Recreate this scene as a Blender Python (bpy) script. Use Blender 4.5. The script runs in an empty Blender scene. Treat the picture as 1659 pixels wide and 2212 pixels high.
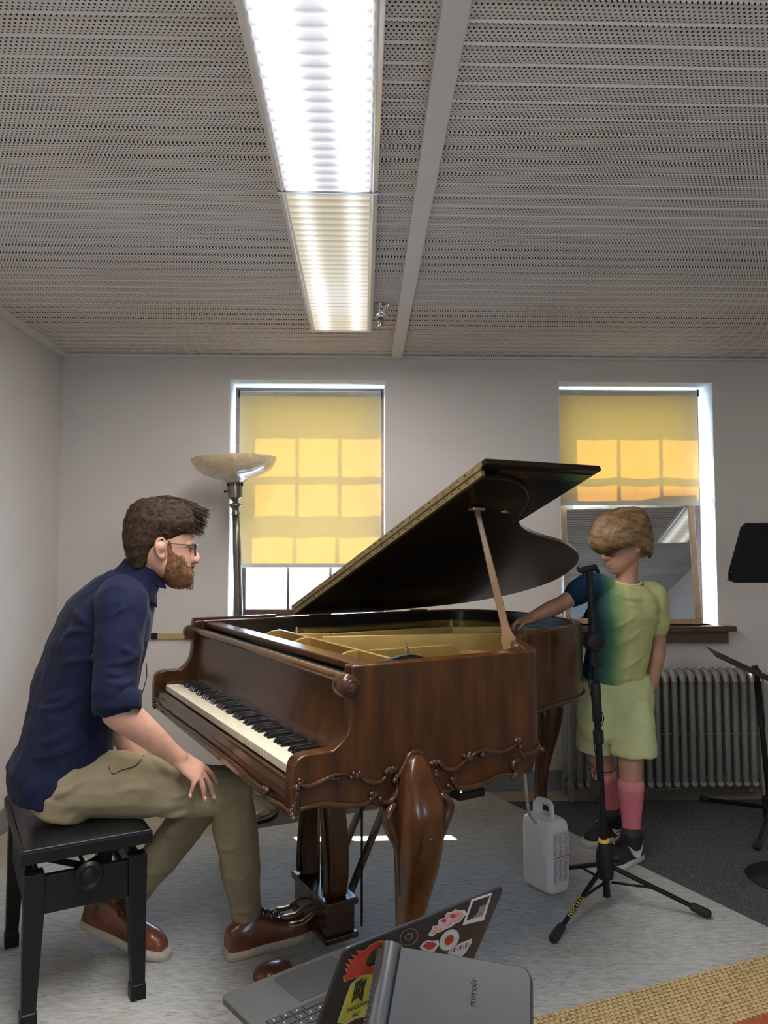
import bpy, math, random
from mathutils import Vector, Matrix, noise
random.seed(7)
sc = bpy.context.scene
C = sc.collection
V = Vector

# ------------------------------------------------------------------ camera
CAMZ = 1.25; FPX = 1662.0; PITCH = math.radians(3.34); YAW = math.radians(1.57)
cd = bpy.data.cameras.new('camera'); cam = bpy.data.objects.new('camera', cd); C.objects.link(cam)
cd.sensor_fit = 'VERTICAL'; cd.sensor_height = 36.0; cd.lens = 36.0*FPX/2212.0
cd.clip_start = 0.02
cam.location = (0, 0, CAMZ); cam.rotation_euler = (math.pi/2+PITCH, 0, -YAW)
sc.camera = cam
# ------------------------------------------------------------------ world, sun, exposure
sc.view_settings.view_transform = 'Standard'; sc.view_settings.look = 'None'
sc.view_settings.gamma = 1.0; sc.view_settings.use_curve_mapping = False
sc.view_settings.exposure = 0.0
W = bpy.data.worlds.new('world'); sc.world = W; W.use_nodes = True
bg = W.node_tree.nodes['Background']; bg.inputs[0].default_value = (0.42, 0.66, 1.0, 1); bg.inputs[1].default_value = 30.0
sd = bpy.data.lights.new('sun', 'SUN'); sd.energy = 60.0; sd.angle = math.radians(0.6); sd.color = (1.0, 0.88, 0.68)
sun = bpy.data.objects.new('sun', sd); C.objects.link(sun)
sun.rotation_euler = V((0.33, -0.83, -1.17)).to_track_quat('-Z', 'Y').to_euler()
sun.location = (-2, 8, 9)
def area(name, loc, target, sx, sy, e, col):
    l = bpy.data.lights.new(name, 'AREA'); l.shape = 'RECTANGLE'; l.size = sx; l.size_y = sy; l.energy = e; l.color = col
    o = bpy.data.objects.new(name, l); C.objects.link(o); o.location = loc
    o.rotation_euler = (V(target)-V(loc)).to_track_quat('-Z', 'Y').to_euler(); return o
area('ceiling_lamp_light', (-0.103, 1.30, 2.29), (-0.103, 1.301, 0), 0.26, 1.7, 44, (1.0, 0.97, 0.93))
area('ceiling_lamp_light_far', (-0.103, 2.9, 2.29), (-0.103, 2.901, 0), 0.26, 1.3, 16, (1.0, 0.96, 0.9))
area('rear_fill_light', (0.9, -2.15, 1.5), (0.5, 3, 1.1), 0.8, 0.8, 14, (0.95, 0.97, 1.0))  # added fill light behind the camera, brightens the room from the rear

# ------------------------------------------------------------------ pixel rays of the photograph -> points in the room
_f = V((math.sin(YAW)*math.cos(PITCH), math.cos(YAW)*math.cos(PITCH), math.sin(PITCH)))
_r = V((math.cos(YAW), -math.sin(YAW), 0)); _u = _r.cross(_f); C0 = V((0, 0, CAMZ))
def ray(x, y): return _f + _r*((x-829.5)/FPX) + _u*((1106.0-y)/FPX)
def onz(x, y, z):
    d = ray(x, y); return C0 + d*((z-CAMZ)/d.z)
def at(x, y, Y):
    d = ray(x, y); return C0 + d*(Y/d.y)
def onplane(x, y, P, n):
    d = ray(x, y); return C0 + d*((P-C0).dot(n)/d.dot(n))

# ------------------------------------------------------------------ helpers
class MB:
    def __init__(s): s.v = []; s.f = []
    def add(s, vs, fs):
        b = len(s.v); s.v += [V(p) for p in vs]; s.f += [tuple(b+i for i in f) for f in fs]; return s
    def box(s, c, d, R=None):
        x, y, z = d[0]/2, d[1]/2, d[2]/2
        vs = [V(p) for p in ((-x,-y,-z),(x,-y,-z),(x,y,-z),(-x,y,-z),(-x,-y,z),(x,-y,z),(x,y,z),(-x,y,z))]
        if R is not None:
            if not isinstance(R, Matrix): R = Matrix.Rotation(R, 3, 'Z')
            vs = [R @ p for p in vs]
        return s.add([p+V(c) for p in vs], [(0,3,2,1),(4,5,6,7),(0,1,5,4),(1,2,6,5),(2,3,7,6),(3,0,4,7)])
    def prism(s, pts, ext):
        pts = [V(p) for p in pts]; n = len(pts); e = V(ext)
        return s.add(pts+[p+e for p in pts], [tuple(range(n-1,-1,-1)), tuple(range(n, 2*n))] + [(i,(i+1)%n,n+(i+1)%n,n+i) for i in range(n)])
    def rings(s, rs, cap=True, closed=False):
        n = len(rs[0]); vs = [p for r in rs for p in r]; fs = []; m = len(rs)
        for k in range(m if closed else m-1):
            a = k*n; b = ((k+1) % m)*n
            for i in range(n):
                j = (i+1) % n; fs.append((a+i, a+j, b+j, b+i))
        if cap and not closed: fs += [tuple(range(n-1,-1,-1)), tuple((m-1)*n+i for i in range(n))]
        return s.add(vs, fs)
    def tube(s, pts, r, n=10, closed=False, flat=1.0, up=None, round_ends=False):
        pts = [V(p) for p in pts]; m = len(pts)
        rr = list(r) if isinstance(r, (list, tuple)) else [r]*m
        if round_ends and not closed:
            d0 = (pts[0]-pts[1]).normalized(); d1 = (pts[-1]-pts[-2]).normalized()
            a, b = rr[0], rr[-1]
            pts = [pts[0]+d0*a*.95, pts[0]+d0*a*.7] + pts + [pts[-1]+d1*b*.7, pts[-1]+d1*b*.95]
            rr = [a*.3, a*.72] + rr + [b*.72, b*.3]; m = len(pts)
        T = []
        for i in range(m):
            if closed: t = pts[(i+1) % m]-pts[i-1]
            else: t = pts[min(i+1, m-1)]-pts[max(i-1, 0)]
            if t.length < 1e-9: t = V((0,0,1))
            T.append(t.normalized())
        x = V(up) if up is not None else (V((0,0,1)) if abs(T[0].z) < .9 else V((1,0,0)))
        rs = []
        for i in range(m):
            x = x - T[i]*x.dot(T[i])
            if x.length < 1e-6: x = T[i].orthogonal()
            x.normalize(); y = T[i].cross(x)
            rs.append([pts[i] + x*(rr[i]*math.cos(2*math.pi*k/n)) + y*(rr[i]*flat*math.sin(2*math.pi*k/n)) for k in range(n)])
        return s.rings(rs, closed=closed)
    def lathe(s, prof, o=(0,0,0), ax=(0,0,1), n=24, flute=0, nf=12):
        o = V(o); ax = V(ax).normalized(); x = ax.orthogonal().normalized(); y = ax.cross(x)
        rs = []
        for r, z in prof:
            r = max(r, 1e-4)
            rs.append([o+ax*z+(x*math.cos(2*math.pi*k/n)+y*math.sin(2*math.pi*k/n))*(r*(1+flute*math.cos(nf*2*math.pi*k/n))) for k in range(n)])
        return s.rings(rs)
    def ball(s, c, r, R=None, n=12):
        if not isinstance(r, (tuple, list)): r = (r, r, r)
        rs = []
        for i in range(n//2+1):
            t = math.pi*(i+.02)/(n//2+.04); ring = []
            for k in range(n):
                p = V((r[0]*math.sin(t)*math.cos(2*math.pi*k/n), r[1]*math.sin(t)*math.sin(2*math.pi*k/n), -r[2]*math.cos(t)))
                if R is not None: p = R @ p
                ring.append(V(c)+p)
            rs.append(ring)
        return s.rings(rs)
    def build(s, name, m, parent=None, smooth=False, bevel=0, kind=None, label=None, auto=None):
        me = bpy.data.meshes.new(name); me.from_pydata([tuple(p) for p in s.v], [], s.f); me.update()
        if m: me.materials.append(m)
        if smooth:
            me.polygons.foreach_set('use_smooth', [True]*len(me.polygons))
            if auto: me.set_sharp_from_angle(angle=math.radians(auto))
        o = bpy.data.objects.new(name, me); C.objects.link(o)
        if parent: setpar(o, parent)
        if bevel:
            b = o.modifiers.new('bevel', 'BEVEL'); b.width = bevel; b.segments = 2; b.limit_method = 'ANGLE'; b.angle_limit = math.radians(40)
        if kind: o['kind'] = kind
        if label: o['label'] = label
        return o
def wm(o):
    m = Matrix.LocRotScale(o.location, o.rotation_euler, o.scale)
    return m if o.parent is None else wm(o.parent) @ o.matrix_parent_inverse @ m
def setpar(o, p): o.parent = p; o.matrix_parent_inverse = wm(p).inverted()
def tag(o, label, cat, group=None):
    o['label'] = label; o['category'] = cat
    if group: o['group'] = group
    return o
def thing(name, label, cat, loc=(0,0,0), group=None):
    o = bpy.data.objects.new(name, None); C.objects.link(o); o.location = loc; o.empty_display_size = .05
    return tag(o, label, cat, group)
def cr(pts, n=6, closed=False):
    pts = [tuple(p) if isinstance(p, (tuple, list)) else tuple(p) for p in pts]; m = len(pts); out = []
    rng = range(m) if closed else range(m-1)
    for i in rng:
        g = (lambda k: pts[k % m]) if closed else (lambda k: pts[min(max(k, 0), m-1)])
        p0, p1, p2, p3 = g(i-1), g(i), g(i+1), g(i+2)
        for k in range(n):
            t = k/n
            out.append(tuple(.5*((2*b)+(-a+c)*t+(2*a-5*b+4*c-d)*t*t+(-a+3*b-3*c+d)*t**3) for a, b, c, d in zip(p0, p1, p2, p3)))
    if not closed: out.append(pts[-1])
    return out
def cyl(p0, p1, r, n=16, r2=None): return MB().tube([p0, p1], [r, r if r2 is None else r2], n)
def frame3(x, y, z): return Matrix((x, y, z)).transposed()

def mat(name, col, rough=.5, metal=0.0, var=.12, scale=12, stretch=(1,1,1), rot=(0,0,0), bump=0.0, bscale=None, coat=0.0, col2=None, spec=.5, detail=4, sss=0.0, alpha=None, sheen=0.0):
    m = bpy.data.materials.new(name); m.use_nodes = True; nt = m.node_tree; N = nt.nodes; L = nt.links
    p = N['Principled BSDF']
    tc = N.new('ShaderNodeTexCoord'); mp = N.new('ShaderNodeMapping'); mp.inputs['Scale'].default_value = stretch; mp.inputs['Rotation'].default_value = rot
    L.new(tc.outputs['Object'], mp.inputs['Vector'])
    nz = N.new('ShaderNodeTexNoise'); nz.inputs['Scale'].default_value = scale; nz.inputs['Detail'].default_value = detail
    L.new(mp.outputs[0], nz.inputs['Vector'])
    rp = N.new('ShaderNodeValToRGB'); rp.color_ramp.elements[0].position = .3; rp.color_ramp.elements[1].position = .7
    a = tuple(c*(1-var) for c in col); b = tuple(min(1, c*(1+var)) for c in col) if col2 is None else col2
    rp.color_ramp.elements[0].color = (*a, 1); rp.color_ramp.elements[1].color = (*b, 1)
    L.new(nz.outputs['Fac'], rp.inputs['Fac']); L.new(rp.outputs['Color'], p.inputs['Base Color'])
    p.inputs['Roughness'].default_value = rough; p.inputs['Metallic'].default_value = metal
    p.inputs['Specular IOR Level'].default_value = spec
    if coat: p.inputs['Coat Weight'].default_value = coat; p.inputs['Coat Roughness'].default_value = .06
    if sss: p.inputs['Subsurface Weight'].default_value = sss; p.inputs['Subsurface Radius'].default_value = (.012, .005, .003); p.inputs['Subsurface Scale'].default_value = .5
    if sheen: p.inputs['Sheen Weight'].default_value = sheen
    if bump:
        bz = nz
        if bscale:
            bz = N.new('ShaderNodeTexNoise'); bz.inputs['Scale'].default_value = bscale; bz.inputs['Detail'].default_value = 5; L.new(mp.outputs[0], bz.inputs['Vector'])
        bp = N.new('ShaderNodeBump'); bp.inputs['Strength'].default_value = bump; bp.inputs['Distance'].default_value = .01
        L.new(bz.outputs['Fac'], bp.inputs['Height']); L.new(bp.outputs[0], p.inputs['Normal'])
    m['tc'] = 1
    return m
def math_node(nt, op, a, b=None, c=None):
    n = nt.nodes.new('ShaderNodeMath'); n.operation = op
    for i, v in enumerate((a, b, c)):
        if v is None: continue
        if isinstance(v, (int, float)): n.inputs[i].default_value = v
        else: nt.links.new(v, n.inputs[i])
    return n.outputs[0]

M = {}
M['wall'] = mat('wall_paint', (.64,.595,.555), .75, var=.02, scale=3, bump=.04, bscale=90)
M['wallL'] = M['wall']
M['basegrey'] = mat('grey_vinyl', (.20,.215,.23), .5, var=.05)
M['trimwhite'] = mat('white_trim_paint', (.66,.64,.61), .5, var=.02)
M['whiteplaster'] = mat('white_reveal_paint', (.82,.81,.78), .5, var=.02)
M['dwood'] = mat('dark_window_wood', (.075,.040,.026), .35, var=.35, scale=8, stretch=(1,1,6), coat=.2)
M['sillwood'] = mat('sill_walnut', (.085,.045,.022), .4, var=.4, scale=10, stretch=(2,12,12), coat=.15, bump=.05)
M['palewood'] = mat('pale_oak_frame', (.42,.29,.17), .45, var=.15, scale=10, stretch=(8,8,1))
M['mahog'] = mat('mahogany_veneer', (.062,.021,.0042), .27, var=.5, scale=5, stretch=(5,5,.8), coat=.12, spec=.38, detail=7)
M['mahogd'] = mat('dark_mahogany', (.040,.016,.007), .25, var=.35, scale=6, stretch=(1,1,6), coat=.5)
M['carved'] = mat('carved_mahogany', (.050,.020,.008), .28, var=.3, scale=30, coat=.25, spec=.4)
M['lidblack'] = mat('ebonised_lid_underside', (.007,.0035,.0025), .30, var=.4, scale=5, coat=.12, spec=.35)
M['gold'] = mat('gold_bronze_paint', (.42,.275,.085), .40, metal=.6, var=.12, scale=15)
M['brass'] = mat('aged_brass', (.42,.33,.17), .35, metal=.9, var=.2, scale=40)
M['ivory'] = mat('ivory_keytop', (.78,.72,.56), .3, var=.05, scale=8, coat=.2)
M['ebony'] = mat('ebony_key', (.012,.012,.013), .22, var=.2, coat=.3)
M['black'] = mat('black_satin', (.007,.007,.008), .38, var=.2, scale=30, spec=.3)
M['blackm'] = mat('black_matte', (.011,.011,.012), .6, var=.2, scale=60, spec=.3)
M['deskblack'] = mat('matt_black_steel', (.010,.010,.011), .7, var=.2, spec=.12)
M['rubber'] = mat('black_rubber', (.015,.015,.015), .75, var=.2)
M['leather'] = mat('black_leather', (.009,.009,.010), .36, var=.2, scale=200, bump=.12, spec=.45)
M['chrome'] = mat('chrome', (.75,.75,.76), .12, metal=1, var=.03)
M['pewter'] = mat('aged_pewter', (.20,.18,.14), .32, metal=.85, var=.25, scale=25)
M['glassbowl'] = mat('amber_pressed_glass', (.62,.49,.31), .12, var=.12, scale=25, bump=.5, bscale=38, coat=.8)
M['radiator'] = mat('silver_radiator_paint', (.26,.26,.245), .42, metal=.3, var=.12, scale=20)
M['white'] = mat('white_paint', (.7,.7,.68), .4, var=.03)
M['skin'] = mat('skin', (.60,.33,.235), .5, var=.12, scale=22, sss=.12)
M['skin2'] = mat('child_skin', (.46,.24,.155), .5, var=.1, scale=20, sss=.12)
M['lip'] = mat('lips', (.42,.17,.13), .5, var=.05)
M['navy'] = mat('navy_cotton', (.010,.013,.038), .85, var=.2, scale=14, bump=.6, bscale=11, spec=.15, sheen=.05)
M['khaki'] = mat('khaki_cotton', (.285,.235,.145), .85, var=.1, scale=14, bump=.6, bscale=12, spec=.2)
M['brownhair'] = mat('brown_hair', (.036,.020,.010), .7, var=.6, scale=90, spec=.2)
M['beard'] = mat('ginger_beard', (.16,.072,.030), .65, var=.4, scale=120)
M['blondhair'] = mat('blond_hair', (.22,.130,.062), .42, var=.55, scale=22, stretch=(1,1,3), spec=.35)
M['shoeleather'] = mat('brown_shoe_leather', (.16,.048,.022), .3, var=.35, scale=14, bump=.12, coat=.25)
M['sole'] = mat('cream_sole', (.50,.44,.34), .7, var=.1, scale=50)
M['lace'] = mat('dark_lace', (.035,.018,.012), .8)
M['lime'] = mat('lime_fleece', (.56,.60,.31), .9, var=.06, scale=20, bump=.35, bscale=14, spec=.2)
M['pinksock'] = mat('pink_knit', (.62,.17,.20), .9, var=.08, scale=200, bump=.2)
M['socktop'] = mat('pink_knit_cuff', (.70,.24,.27), .9, var=.08, scale=200, bump=.2)
M['blackshoe'] = mat('black_suede', (.018,.018,.019), .6, var=.25, scale=60)
M['whitelogo'] = mat('white_leather', (.75,.75,.72), .5)
M['solewhite'] = mat('white_rubber', (.62,.60,.56), .6, var=.08, scale=40)
M['alu'] = mat('space_grey_aluminium', (.085,.085,.088), .42, metal=.5, var=.05, scale=60)
M['alud'] = mat('grey_trackpad', (.06,.06,.063), .38, metal=.5, var=.04)
M['grey'] = mat('grey_plastic', (.062,.066,.072), .45, metal=.2, var=.06, scale=60)
M['greyl'] = mat('polished_grey_metal', (.22,.22,.23), .28, metal=.85, var=.05)
M['key'] = mat('laptop_key_black', (.016,.016,.018), .5)
M['legend'] = mat('white_key_legend', (.7,.7,.7), .5)
M['red'] = mat('red_vinyl', (.62,.045,.025), .5, var=.08)
M['orange'] = mat('orange_vinyl', (.85,.48,.10), .5)
M['yellow'] = mat('yellow_vinyl', (.75,.70,.10), .5)
M['stickwhite'] = mat('white_vinyl', (.72,.70,.68), .5)
M['pink'] = mat('pink_vinyl', (.78,.42,.42), .5, var=.35, scale=120)
M['stickgrey'] = mat('grey_vinyl_print', (.25,.25,.25), .5, var=.4, scale=200)
M['yellowt'] = mat('yellow_print', (.75,.60,.05), .5)
M['brownchair'] = mat('brown_chair_wood', (.115,.060,.035), .4, var=.3, scale=8, stretch=(5,5,1), coat=.2)
M['goldrail'] = mat('gold_rail', (.48,.36,.17), .5, metal=.2, var=.06)
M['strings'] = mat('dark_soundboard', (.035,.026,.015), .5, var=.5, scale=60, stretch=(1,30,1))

# jug: milky plastic
m = mat('milky_plastic', (.97,.98,.99), .35, var=.02); M['jug'] = m
pr = m.node_tree.nodes['Principled BSDF']; pr.inputs['Transmission Weight'].default_value = .25; pr.inputs['Subsurface Weight'].default_value = .5
pr.inputs['Subsurface Radius'].default_value = (.05,.05,.05)
m = mat('clear_hose', (.45,.36,.32), .25, var=.05); M['hose'] = m

def emit(name, col, s):
    m = bpy.data.materials.new(name); m.use_nodes = True; nt = m.node_tree; nt.nodes.clear()
    o = nt.nodes.new('ShaderNodeOutputMaterial'); e = nt.nodes.new('ShaderNodeEmission'); e.inputs[0].default_value = (*col, 1); e.inputs[1].default_value = s
    nt.links.new(e.outputs[0], o.inputs[0]); return m
M['led'] = emit('green_led', (.25, 1, .2), 4)

# pane glass: thin, mostly clear, slightly reflective
m = bpy.data.materials.new('window_glass'); m.use_nodes = True; nt = m.node_tree; nt.nodes.clear(); M['pane'] = m
o = nt.nodes.new('ShaderNodeOutputMaterial'); t = nt.nodes.new('ShaderNodeBsdfTransparent'); g = nt.nodes.new('ShaderNodeBsdfGlossy'); g.inputs['Roughness'].default_value = .02
mx = nt.nodes.new('ShaderNodeMixShader'); mx.inputs[0].default_value = .06
nt.links.new(t.outputs[0], mx.inputs[1]); nt.links.new(g.outputs[0], mx.inputs[2]); nt.links.new(mx.outputs[0], o.inputs[0])
# roller shade: translucent weave
m = bpy.data.materials.new('translucent_shade_fabric'); m.use_nodes = True; nt = m.node_tree; nt.nodes.clear(); M['shade'] = m
o = nt.nodes.new('ShaderNodeOutputMaterial'); d = nt.nodes.new('ShaderNodeBsdfDiffuse'); d.inputs[0].default_value = (.62,.58,.44,1)
t = nt.nodes.new('ShaderNodeBsdfTranslucent'); t.inputs[0].default_value = (.95,.66,.22,1)
tc = nt.nodes.new('ShaderNodeTexCoord'); wv = nt.nodes.new('ShaderNodeTexNoise'); wv.inputs['Scale'].default_value = 30
nt.links.new(tc.outputs['Object'], wv.inputs['Vector'])
mx = nt.nodes.new('ShaderNodeMixShader'); fac = math_node(nt, 'MULTIPLY_ADD', wv.outputs['Fac'], .05, .19); nt.links.new(fac, mx.inputs[0])
nt.links.new(d.outputs[0], mx.inputs[1]); nt.links.new(t.outputs[0], mx.inputs[2]); nt.links.new(mx.outputs[0], o.inputs[0])
# glasses lens
m = bpy.data.materials.new('spectacle_lens'); m.use_nodes = True; nt = m.node_tree; nt.nodes.clear(); M['lens'] = m
o = nt.nodes.new('ShaderNodeOutputMaterial'); t = nt.nodes.new('ShaderNodeBsdfTransparent'); t.inputs[0].default_value = (.85,.9,.95,1); g = nt.nodes.new('ShaderNodeBsdfGlossy'); g.inputs['Roughness'].default_value = .03
mx = nt.nodes.new('ShaderNodeMixShader'); mx.inputs[0].default_value = .3
nt.links.new(t.outputs[0], mx.inputs[1]); nt.links.new(g.outputs[0], mx.inputs[2]); nt.links.new(mx.outputs[0], o.inputs[0])
# mirror
m = bpy.data.materials.new('mirror_glass'); m.use_nodes = True; p = m.node_tree.nodes['Principled BSDF']; M['mirror'] = m
p.inputs['Metallic'].default_value = 1; p.inputs['Roughness'].default_value = .02; p.inputs['Base Color'].default_value = (.72,.76,.80,1)

# perforated ceiling: holes on a staggered grid
m = mat('perforated_white_metal', (.70,.655,.605), .6, var=.03, scale=2, spec=.2); M['ceil'] = m; nt = m.node_tree
p = nt.nodes['Principled BSDF']; base = p.inputs['Base Color'].links[0].from_socket
tc = [n for n in nt.nodes if n.type == 'TEX_COORD'][0]; sp = nt.nodes.new('ShaderNodeSeparateXYZ'); nt.links.new(tc.outputs['Object'], sp.inputs[0])
G = .0116
v = math_node(nt, 'DIVIDE', sp.outputs[1], G*.87); fl = math_node(nt, 'FLOOR', v); od = math_node(nt, 'MODULO', fl, 2.0)
u = math_node(nt, 'MULTIPLY_ADD', od, .5, math_node(nt, 'DIVIDE', sp.outputs[0], G))
du = math_node(nt, 'SUBTRACT', math_node(nt, 'FRACT', u), .5); dv = math_node(nt, 'MULTIPLY', math_node(nt, 'SUBTRACT', math_node(nt, 'FRACT', v), .5), .87)
r2 = math_node(nt, 'ADD', math_node(nt, 'MULTIPLY', du, du), math_node(nt, 'MULTIPLY', dv, dv))
hole = math_node(nt, 'LESS_THAN', r2, .046)
mc = nt.nodes.new('ShaderNodeMix'); mc.data_type = 'RGBA'; nt.links.new(hole, mc.inputs[0]); nt.links.new(base, mc.inputs[6]); mc.inputs[7].default_value = (.02,.018,.016,1)
nt.links.new(mc.outputs[2], p.inputs['Base Color'])

# lit ribbed lens of the ceiling lamp: two tubes glow through it
def lensmat(name, s0, s1, colc, cole):
    m = bpy.data.materials.new(name); m.use_nodes = True; nt = m.node_tree; nt.nodes.clear()
    o = nt.nodes.new('ShaderNodeOutputMaterial'); e = nt.nodes.new('ShaderNodeEmission')
    tc = nt.nodes.new('ShaderNodeTexCoord'); sp = nt.nodes.new('ShaderNodeSeparateXYZ'); nt.links.new(tc.outputs['Object'], sp.inputs[0])
    x = math_node(nt, 'ADD', sp.outputs[0], .103)
    q = math_node(nt, 'SUBTRACT', math_node(nt, 'ABSOLUTE', x), .072)
    gs = math_node(nt, 'POWER', 2.718, math_node(nt, 'MULTIPLY', math_node(nt, 'MULTIPLY', q, q), -1300.0))
    rib = math_node(nt, 'ABSOLUTE', math_node(nt, 'SINE', math_node(nt, 'MULTIPLY', sp.outputs[1], math.pi/.042)))
    st = math_node(nt, 'MULTIPLY', math_node(nt, 'MULTIPLY_ADD', gs, s1-s0, s0), math_node(nt, 'MULTIPLY_ADD', rib, .45, .60))
    mc = nt.nodes.new('ShaderNodeMix'); mc.data_type = 'RGBA'; nt.links.new(gs, mc.inputs[0]); mc.inputs[6].default_value = (*colc, 1); mc.inputs[7].default_value = (*cole, 1)
    nt.links.new(mc.outputs[2], e.inputs[0]); nt.links.new(st, e.inputs[1])
    g = nt.nodes.new('ShaderNodeBsdfGlossy'); g.inputs['Roughness'].default_value = .3; ad = nt.nodes.new('ShaderNodeAddShader')
    mxs = nt.nodes.new('ShaderNodeMixShader'); mxs.inputs[0].default_value = .12
    nt.links.new(e.outputs[0], mxs.inputs[1]); nt.links.new(g.outputs[0], mxs.inputs[2]); nt.links.new(mxs.outputs[0], o.inputs[0]); return m
M['lensA'] = lensmat('lit_ribbed_lens', 1.0, 5.0, (.95,.93,1.0), (1,1,1))
M['lensB'] = lensmat('dimly_lit_ribbed_lens', .75, 1.3, (.95,.84,.62), (1,.97,.9))

# woven textures for floor coverings (axes follow the rug)
RA = math.radians(25.0)
def weave(name, c1, c2, c3, s1, st1, s2, st2, rough=.95, bump=.3, rot=RA):
    m = mat(name, c1, rough, var=0, scale=s1, stretch=st1, rot=(0,0,-rot), col2=c2, bump=bump, spec=.15); nt = m.node_tree
    p = nt.nodes['Principled BSDF']; base = p.inputs['Base Color'].links[0].from_socket
    mp = nt.nodes.new('ShaderNodeMapping'); mp.inputs['Scale'].default_value = st2; mp.inputs['Rotation'].default_value = (0,0,-rot)
    tc = [n for n in nt.nodes if n.type == 'TEX_COORD'][0]; nt.links.new(tc.outputs['Object'], mp.inputs[0])
    n2 = nt.nodes.new('ShaderNodeTexNoise'); n2.inputs['Scale'].default_value = s2; n2.inputs['Detail'].default_value = 2; nt.links.new(mp.outputs[0], n2.inputs['Vector'])
    r = nt.nodes.new('ShaderNodeValToRGB'); r.color_ramp.elements[0].position = .30; r.color_ramp.elements[1].position = .44
    nt.links.new(n2.outputs['Fac'], r.inputs[0])
    mc = nt.nodes.new('ShaderNodeMix'); mc.data_type = 'RGBA'; nt.links.new(r.outputs[0], mc.inputs[0]); mc.inputs[6].default_value = (*c3, 1); nt.links.new(base, mc.inputs[7])
    nt.links.new(mc.outputs[2], p.inputs['Base Color']); return m
M['rug'] = weave('grey_beige_rug_weave', (.40,.40,.37), (.55,.545,.51), (.19,.205,.225), 18, (1,4,1), 26, (1.4,15,1), bump=.25)
M['carpet'] = mat('charcoal_carpet', (.045,.045,.048), .95, var=.0, scale=170, col2=(.17,.17,.175), bump=.5, spec=.1)
M['floor'] = mat('beige_vinyl_floor', (.40,.34,.25), .5, var=.12, scale=4)
M['mat2'] = weave('straw_braid', (.50,.36,.17), (.62,.47,.24), (.26,.17,.07), 60, (1,2.4,1), 62, (1,1.6,1), bump=.6, rot=math.radians(30))

# ================================================================== ROOM
D = 4.194; H = 2.361; XL = -1.64; XR = 3.1; YR = -2.25
E3 = V((.861,.509,0)); NV = V((.509,-.861,0))
def st(o): o['kind'] = 'structure'; return o
b = MB().box(((XL+XR)/2,(YR+D)/2+.1,-.05), (XR-XL+.6, D-YR+.8, .1)); st(b.build('floor', M['floor']))
def wall_open(name, axis, pos, thick, u0, u1, opens, z1=2.5):
    # wall slab with rectangular openings; axis 'y': wall lies along X at Y=pos (thickness outward)
    us = sorted({u0, u1, *[o[0] for o in opens], *[o[1] for o in opens]}); zs = sorted({0, z1, *[o[2] for o in opens], *[o[3] for o in opens]})
    b = MB()
    for a, c in zip(us, us[1:]):
        for p, q in zip(zs, zs[1:]):
            if any(o[0] <= a+1e-6 and c <= o[1]+1e-6 and o[2] <= p+1e-6 and q <= o[3]+1e-6 for o in opens): continue
            if axis == 'y': b.box(((a+c)/2, pos+thick/2, (p+q)/2), (c-a, abs(thick), q-p))
            else: b.box((pos+thick/2, (a+c)/2, (p+q)/2), (abs(thick), c-a, q-p))
    return st(b.build(name, M['wall']))
W1 = (-.731, .124, .885, 2.222); W2 = (1.083, 1.950, .872, 2.222)
wall_open('wall_back', 'y', D, .26, XL-.2, XR+.2, [W1, W2])
wall_open('wall_left', 'x', XL, -.2, YR-.2, D, [])
wall_open('wall_right', 'x', XR, .2, YR-.2, D, [(-1.75, -1.05, 1.0, 1.7)])
wall_open('wall_rear', 'y', YR, -.2, XL, XR, [(.65, 1.15, 1.3, 1.8)])
# ribbed perforated ceiling: one shallow rib per 7 cm, running across the room
b = MB(); P = .0697; y = -2.3; prof = []
while y < D:
    prof += [(y, H+.003), (y+.018, H-.0015), (y+.040, H-.0030), (y+.0605, H-.0008), (y+.0635, H-.0062), (y+.0672, H-.0005)]; y += P
prof = [(min(p[0], D), p[1]) for p in prof]
for k, (yy, zz) in enumerate(prof): b.v += [V((XL+.03, yy, zz)), V((XR, yy, zz))]
for k in range(len(prof)-1): b.f.append((2*k, 2*k+1, 2*k+3, 2*k+2))
i0 = len(b.v); b.box(((XL+XR)/2, (YR+D)/2, H+.08), (XR-XL+.3, D-YR+.3, .1))
st(b.build('ceiling', M['ceil']))
b = MB().box((XL+.018, (YR+D)/2, H-.014), (.036, D-YR, .034)); st(b.build('trim_1', M['trimwhite'], bevel=.004))
b = MB().box(((XL+XR)/2, D-.012, H-.012), (XR-XL, .024, .014)); st(b.build('trim_2', M['trimwhite'], bevel=.003))
b = MB().box((.184, (YR+D)/2, H-.012), (.058, D-YR, .022)); st(b.build('trim_3', M['trimwhite'], bevel=.003))
b = MB().box(((XL+XR)/2, D-.008, .053), (XR-XL, .016, .105)); st(b.build('baseboard_back', M['basegrey'], bevel=.003))
b = MB().box((XL+.008, (YR+D)/2, .053), (.016, D-YR-.04, .105)); st(b.build('baseboard_left', M['basegrey'], bevel=.003))

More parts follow.
